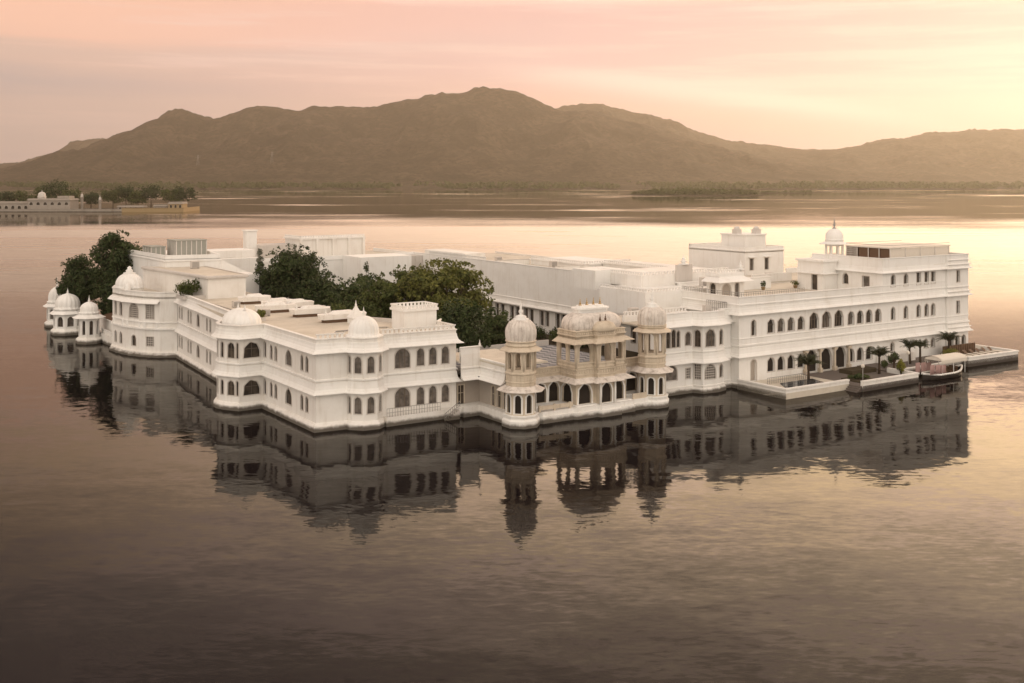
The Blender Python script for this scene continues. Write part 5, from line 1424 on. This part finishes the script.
palm(88.6, -10.6, 0.9, 3.0, 1.5, 'palm behind the boat, left of a close pair', 43)
palm(90.4, -11.0, 0.9, 3.0, 1.4, 'palm behind the boat, right of a close pair', 44)
palm(99.2, -9.6, 0.9, 3.1, 1.8, 'palm at the start of the sun terrace, left of the timber screen', 45)
palm(82.6, -12.4, 0.9, 1.6, 0.8, 'small slim palm between the tallest palm and the boat', 46, 12)
def bush(u, v, z, r, h, lab, leaf, seed, name='shrub', stem=0.3):
    T = Thing(name, lab, 'shrub', (u, v, z))
    rng = random.Random(seed); mb = MB(); leaf_cloud(mb, rng, [(u + rng.uniform(-.6, .6) * r, v + rng.uniform(-.6, .6) * r, z + h * (stem + (1 - stem) * rng.uniform(.2, .8)), r * .55, h * .25) for _ in range(9)], 90, 0.14); T.part('foliage', mb, leaf)
    mb = MB()
    for k in range(5): mb.bar((u, v, z - .05), (u + r * .5 * math.cos(k * 1.26), v + r * .5 * math.sin(k * 1.26), z + h * .6), 0.05, 0.02, 5)
    T.part('stem', mb, 'bark')
bush(80.0, -15.6, 0.75, 0.65, 2.2, 'bright yellow green shrub at the right corner of the middle water terrace', 'leaf_yellow', 81)
bush(95.6, -12.0, 0.9, 1.6, 1.9, 'wide yellow green bush behind the boat canopy', 'leaf_yellow', 82, stem=0.05)
bush(86.2, -9.6, 0.9, 0.8, 2.0, 'dark clipped shrub against the white bed left of the palm pair', 'hedge', 83, stem=0.1)
bush(72.2, -15.0, 0.95, 1.3, 0.8, 'low dark flower bed plants on the middle water terrace', 'hedge', 84, stem=0.0)
bush(82.3, -11.0, 0.9, 0.5, 1.2, 'small dark shrub beside the slim palm', 'hedge', 85, stem=0.1)
# lamp posts on the terrace
for (u, v, lab) in ((84.2, -13.6, 'round-headed lamp post at the left end of the quay'), (69.8, -17.4, 'round-headed lamp post at the terrace steps')):
    T = Thing('lamp_post', lab, 'lamp post', (u, v, 0.9), 'lamp posts along the water terraces')
    mb = MB(); mb.bar((u, v, 0.9), (u, v, 3.0), 0.06, 0.05); mb.lathe((u, v), [(0.2, 0.9), (0.14, 1.15), (0.06, 1.3)], 8); T.part('post', mb, 'metal')
    mb = MB(); mb.lathe((u, v), [(0.02, 2.95), (0.2, 3.05), (0.26, 3.25), (0.18, 3.45), (0.02, 3.52)], 12); T.part('globe', mb, 'cloth')

# ================================================================== FAR ISLAND PALACE ON THE LEFT
def far(px, d): return (px - 512) / 1120.0 * d
mb = MB()
outline = [(-520, 925), (-275, 925), (-272, 940), (-274, 975), (-300, 1010), (-520, 1010)]
mb.prism(outline, -1.5, 1.2)
setting('far_island_ground', mb, 'soil')
T = Thing('embankment_wall', 'long pale embankment wall around the far left island, yellowish at its right end', 'wall', (-380, 924, 0), frame=False)
mb = MB(); mb.sweep([(-520, 924), (-352, 924), (-351, 922), (-330, 922), (-329, 924), (-322, 924)], [(0, -1.2), (0, 2.0), (0.3, 2.1), (0.3, 2.5), (-0.8, 2.5)]); T.part('wall', mb, 'dim')
mb = MB(); mb.sweep([(-322, 924), (-271, 924), (-272, 975)], [(0, -1.2), (0, 2.9), (0.3, 3.0), (0.3, 3.4), (-0.8, 3.4)]); T.part('end_wall', mb, 'ochre')
def far_house(x0, x1, y0, y1, z0, z1, name, lab, cat, m_, nwin, wz, wh, par=0.8):
    T = Thing(name, lab, cat, ((x0 + x1) / 2, (y0 + y1) / 2, z0), frame=False)
    mb = MB(); ops = [((i + .5) * (x1 - x0) / nwin, wz, (x1 - x0) / nwin * .5, wh, 'round', 'std', 'dark') for i in range(nwin)] if nwin else []
    facade(T, mb, [(x0, y0), (x1, y0), (x1, y1), (x0, y1)], z0, z1, {0: ops}, 0.5, closed=True)
    T.part('wall', mb, m_)
    mb = MB(); mb.sweep([(x0, y0), (x1, y0), (x1, y1), (x0, y1)], [(0, z1 - .6), (0.7, z1 - .75), (0.7, z1 - .6), (0, z1), (0, z1 + par), (-.4, z1 + par), (-.4, z1 - .2)], True); mb.prism([(x0 + .3, y0 + .3), (x1 - .3, y0 + .3), (x1 - .3, y1 - .3), (x0 + .3, y1 - .3)], z1 - .3, z1 - .1); T.part('roof', mb, 'dim')
    return T
far_house(-520, -401, 930, 945, 1, 7.6, 'arcaded_hall', 'long low white arcaded hall at the left edge of the far island', 'hall', 'dim', 22, 2.0, 3.0)
T = far_house(-401, -366, 927, 946, 1, 10.2, 'island_palace', 'white two-storey palace with small dome on the far left island', 'palace', 'dim', 6, 5.6, 2.4)
mb = MB(); c = (-392, 934); mb.prism(ngon(c, 3.4, 8), 10, 12.6); mb.lathe(c, [(3.9, 12.5), (3.2, 12.9)] + dome_prof(3.0, 12.9, 3.6, .1), 16); finial(mb, c, 16.3, 2.4, .4); T.part('dome', mb, 'grey')
mb = MB(); mb.box(-378, -368, 931, 942, 10, 13); T.part('rooftop_room', mb, 'dim')
for (px, z1, lab) in ((82, 15.0, 'slender white domed tower rising among the far island trees, left of two'), (100, 12.5, 'slender white domed tower on the far island, right of two')):
    x = far(px, 950); T = Thing('garden_tower', lab, 'tower', (x, 950, 1), frame=False)
    mb = MB(); mb.prism(ngon((x, 950), 1.1, 8), 1, z1 - 3); mb.prism(ngon((x, 950), 1.6, 8), z1 - 4.2, z1 - 3.6); T.part('shaft', mb, 'dim')
    mb = MB(); mb.lathe((x, 950), dome_prof(1.1, z1 - 3, 2.4, .1), 12); finial(mb, (x, 950), z1 - .7, 2, .35); T.part('dome', mb, 'grey')
far_house(far(120, 940), far(146, 940), 934, 942, 1, 4.6, 'garden_pavilion', 'low pale garden pavilion at the middle of the far island shore', 'pavilion', 'dim', 5, 1.8, 1.8, .4)
far_house(far(156, 940), far(169, 940), 934, 942, 1, 5.2, 'garden_pavilion', 'low pale garden pavilion near the right end of the far island', 'pavilion', 'dim', 4, 1.8, 1.8, .4)
far_house(-284, -272.5, 926, 940, 1, 7.4, 'end_kiosk', 'yellow walled kiosk at the right tip of the far island', 'kiosk', 'ochre', 3, 3.2, 2.6)
far_house(far(172, 940), far(182, 940), 934, 942, 1, 4.4, 'garden_pavilion', 'small arcaded shelter just left of the yellow kiosk', 'pavilion', 'ochre', 5, 1.6, 1.8, .3)
def far_tree(px, d, h, r, lab, leaf, seed):
    h, r = h * 1.18, r * 1.1
    x = far(px, d); rng = random.Random(seed)
    T = Thing('tree', lab, 'tree', (x, d, 1), 'trees on the far left island', frame=False)
    mb = MB(); cl = []
    for _ in range(24):
        a, q = rng.uniform(0, 6.283), rng.random() ** .5
        cl.append((x + r * .75 * q * math.cos(a), d + r * .75 * q * math.sin(a), 1 + h * rng.uniform(.4, .88) * (1 - .12 * q), r * .38, h * .17))
    leaf_cloud(mb, rng, cl, 50, 1.0); T.part('crown', mb, leaf)
    mb = MB(); mb.bar((x, d, 0.8), (x, d, 1 + h * .5), .45, .25); T.part('trunk', mb, 'bark')
for i, (px, d, h, r, lab, leaf) in enumerate(((58, 975, 23, 13, 'tallest dark tree behind the domed palace of the far island', 'leaf_dark'), (44, 985, 18, 10, 'dark tree behind the left of the domed far palace', 'leaf_mid'), (71, 968, 18, 8, 'dark tree left of the two slender towers', 'leaf_mid'), (91, 972, 14, 8, 'tree between the two slender towers', 'leaf_dark'),
        (113, 964, 17, 10, 'dark tree right of the slender towers', 'leaf_mid'), (126, 968, 18, 10, 'dark tree behind the middle garden pavilion', 'leaf_dark'), (138, 964, 16, 9, 'tree at the right of the middle garden pavilion', 'leaf_mid'), (151, 967, 20, 11, 'tall rounded tree in the middle of the far island', 'leaf_dark'), (170, 964, 17, 10, 'rounded tree behind the right garden pavilion', 'leaf_mid'), (184, 968, 18, 10, 'rounded tree near the right end of the far island', 'leaf_dark'),
        (20, 975, 15, 11, 'low tree behind the arcaded hall on the far island', 'leaf_mid'), (4, 972, 14, 10, 'low tree at the left frame edge behind the arcaded hall', 'leaf_dark'))):
    far_tree(px, d, h, r, lab, leaf, 100 + i)

# pylons on the slopes
for (px, d, lab) in ((198, 3330, 'faint lattice pylon on the lower hill slope, left of two'), (272, 3330, 'faint lattice pylon on the lower hill slope, right of two')):
    x = far(px, d); z0 = hill_h(x, d) - 3
    T = Thing('pylon', lab, 'pylon', (x, d, z0), 'pylons on the hill slope', frame=False)
    mb = MB(); hh = 34
    for sx in (-1, 1):
        for sy in (-1, 1): mb.bar((x + 4 * sx, d + 4 * sy, z0), (x + .8 * sx, d + .8 * sy, z0 + hh), .22, .16, 5)
    for k in range(6):
        a, b = 4 - 3.2 * k / 6, 4 - 3.2 * (k + 1) / 6
        za, zb = z0 + hh * k / 6, z0 + hh * (k + 1) / 6
        mb.bar((x - a, d - a, za), (x + b, d - b, zb), .10, .10, 4); mb.bar((x + a, d - a, za), (x - b, d - b, zb), .10, .10, 4)
    T.part('lattice_tower', mb, 'metal')
    mb = MB()
    for zz, l_ in ((26, 9), (30.5, 7)): mb.bar((x - l_, d, z0 + zz), (x + l_, d, z0 + zz), .16, .16, 5)
    T.part('cross_arms', mb, 'metal')
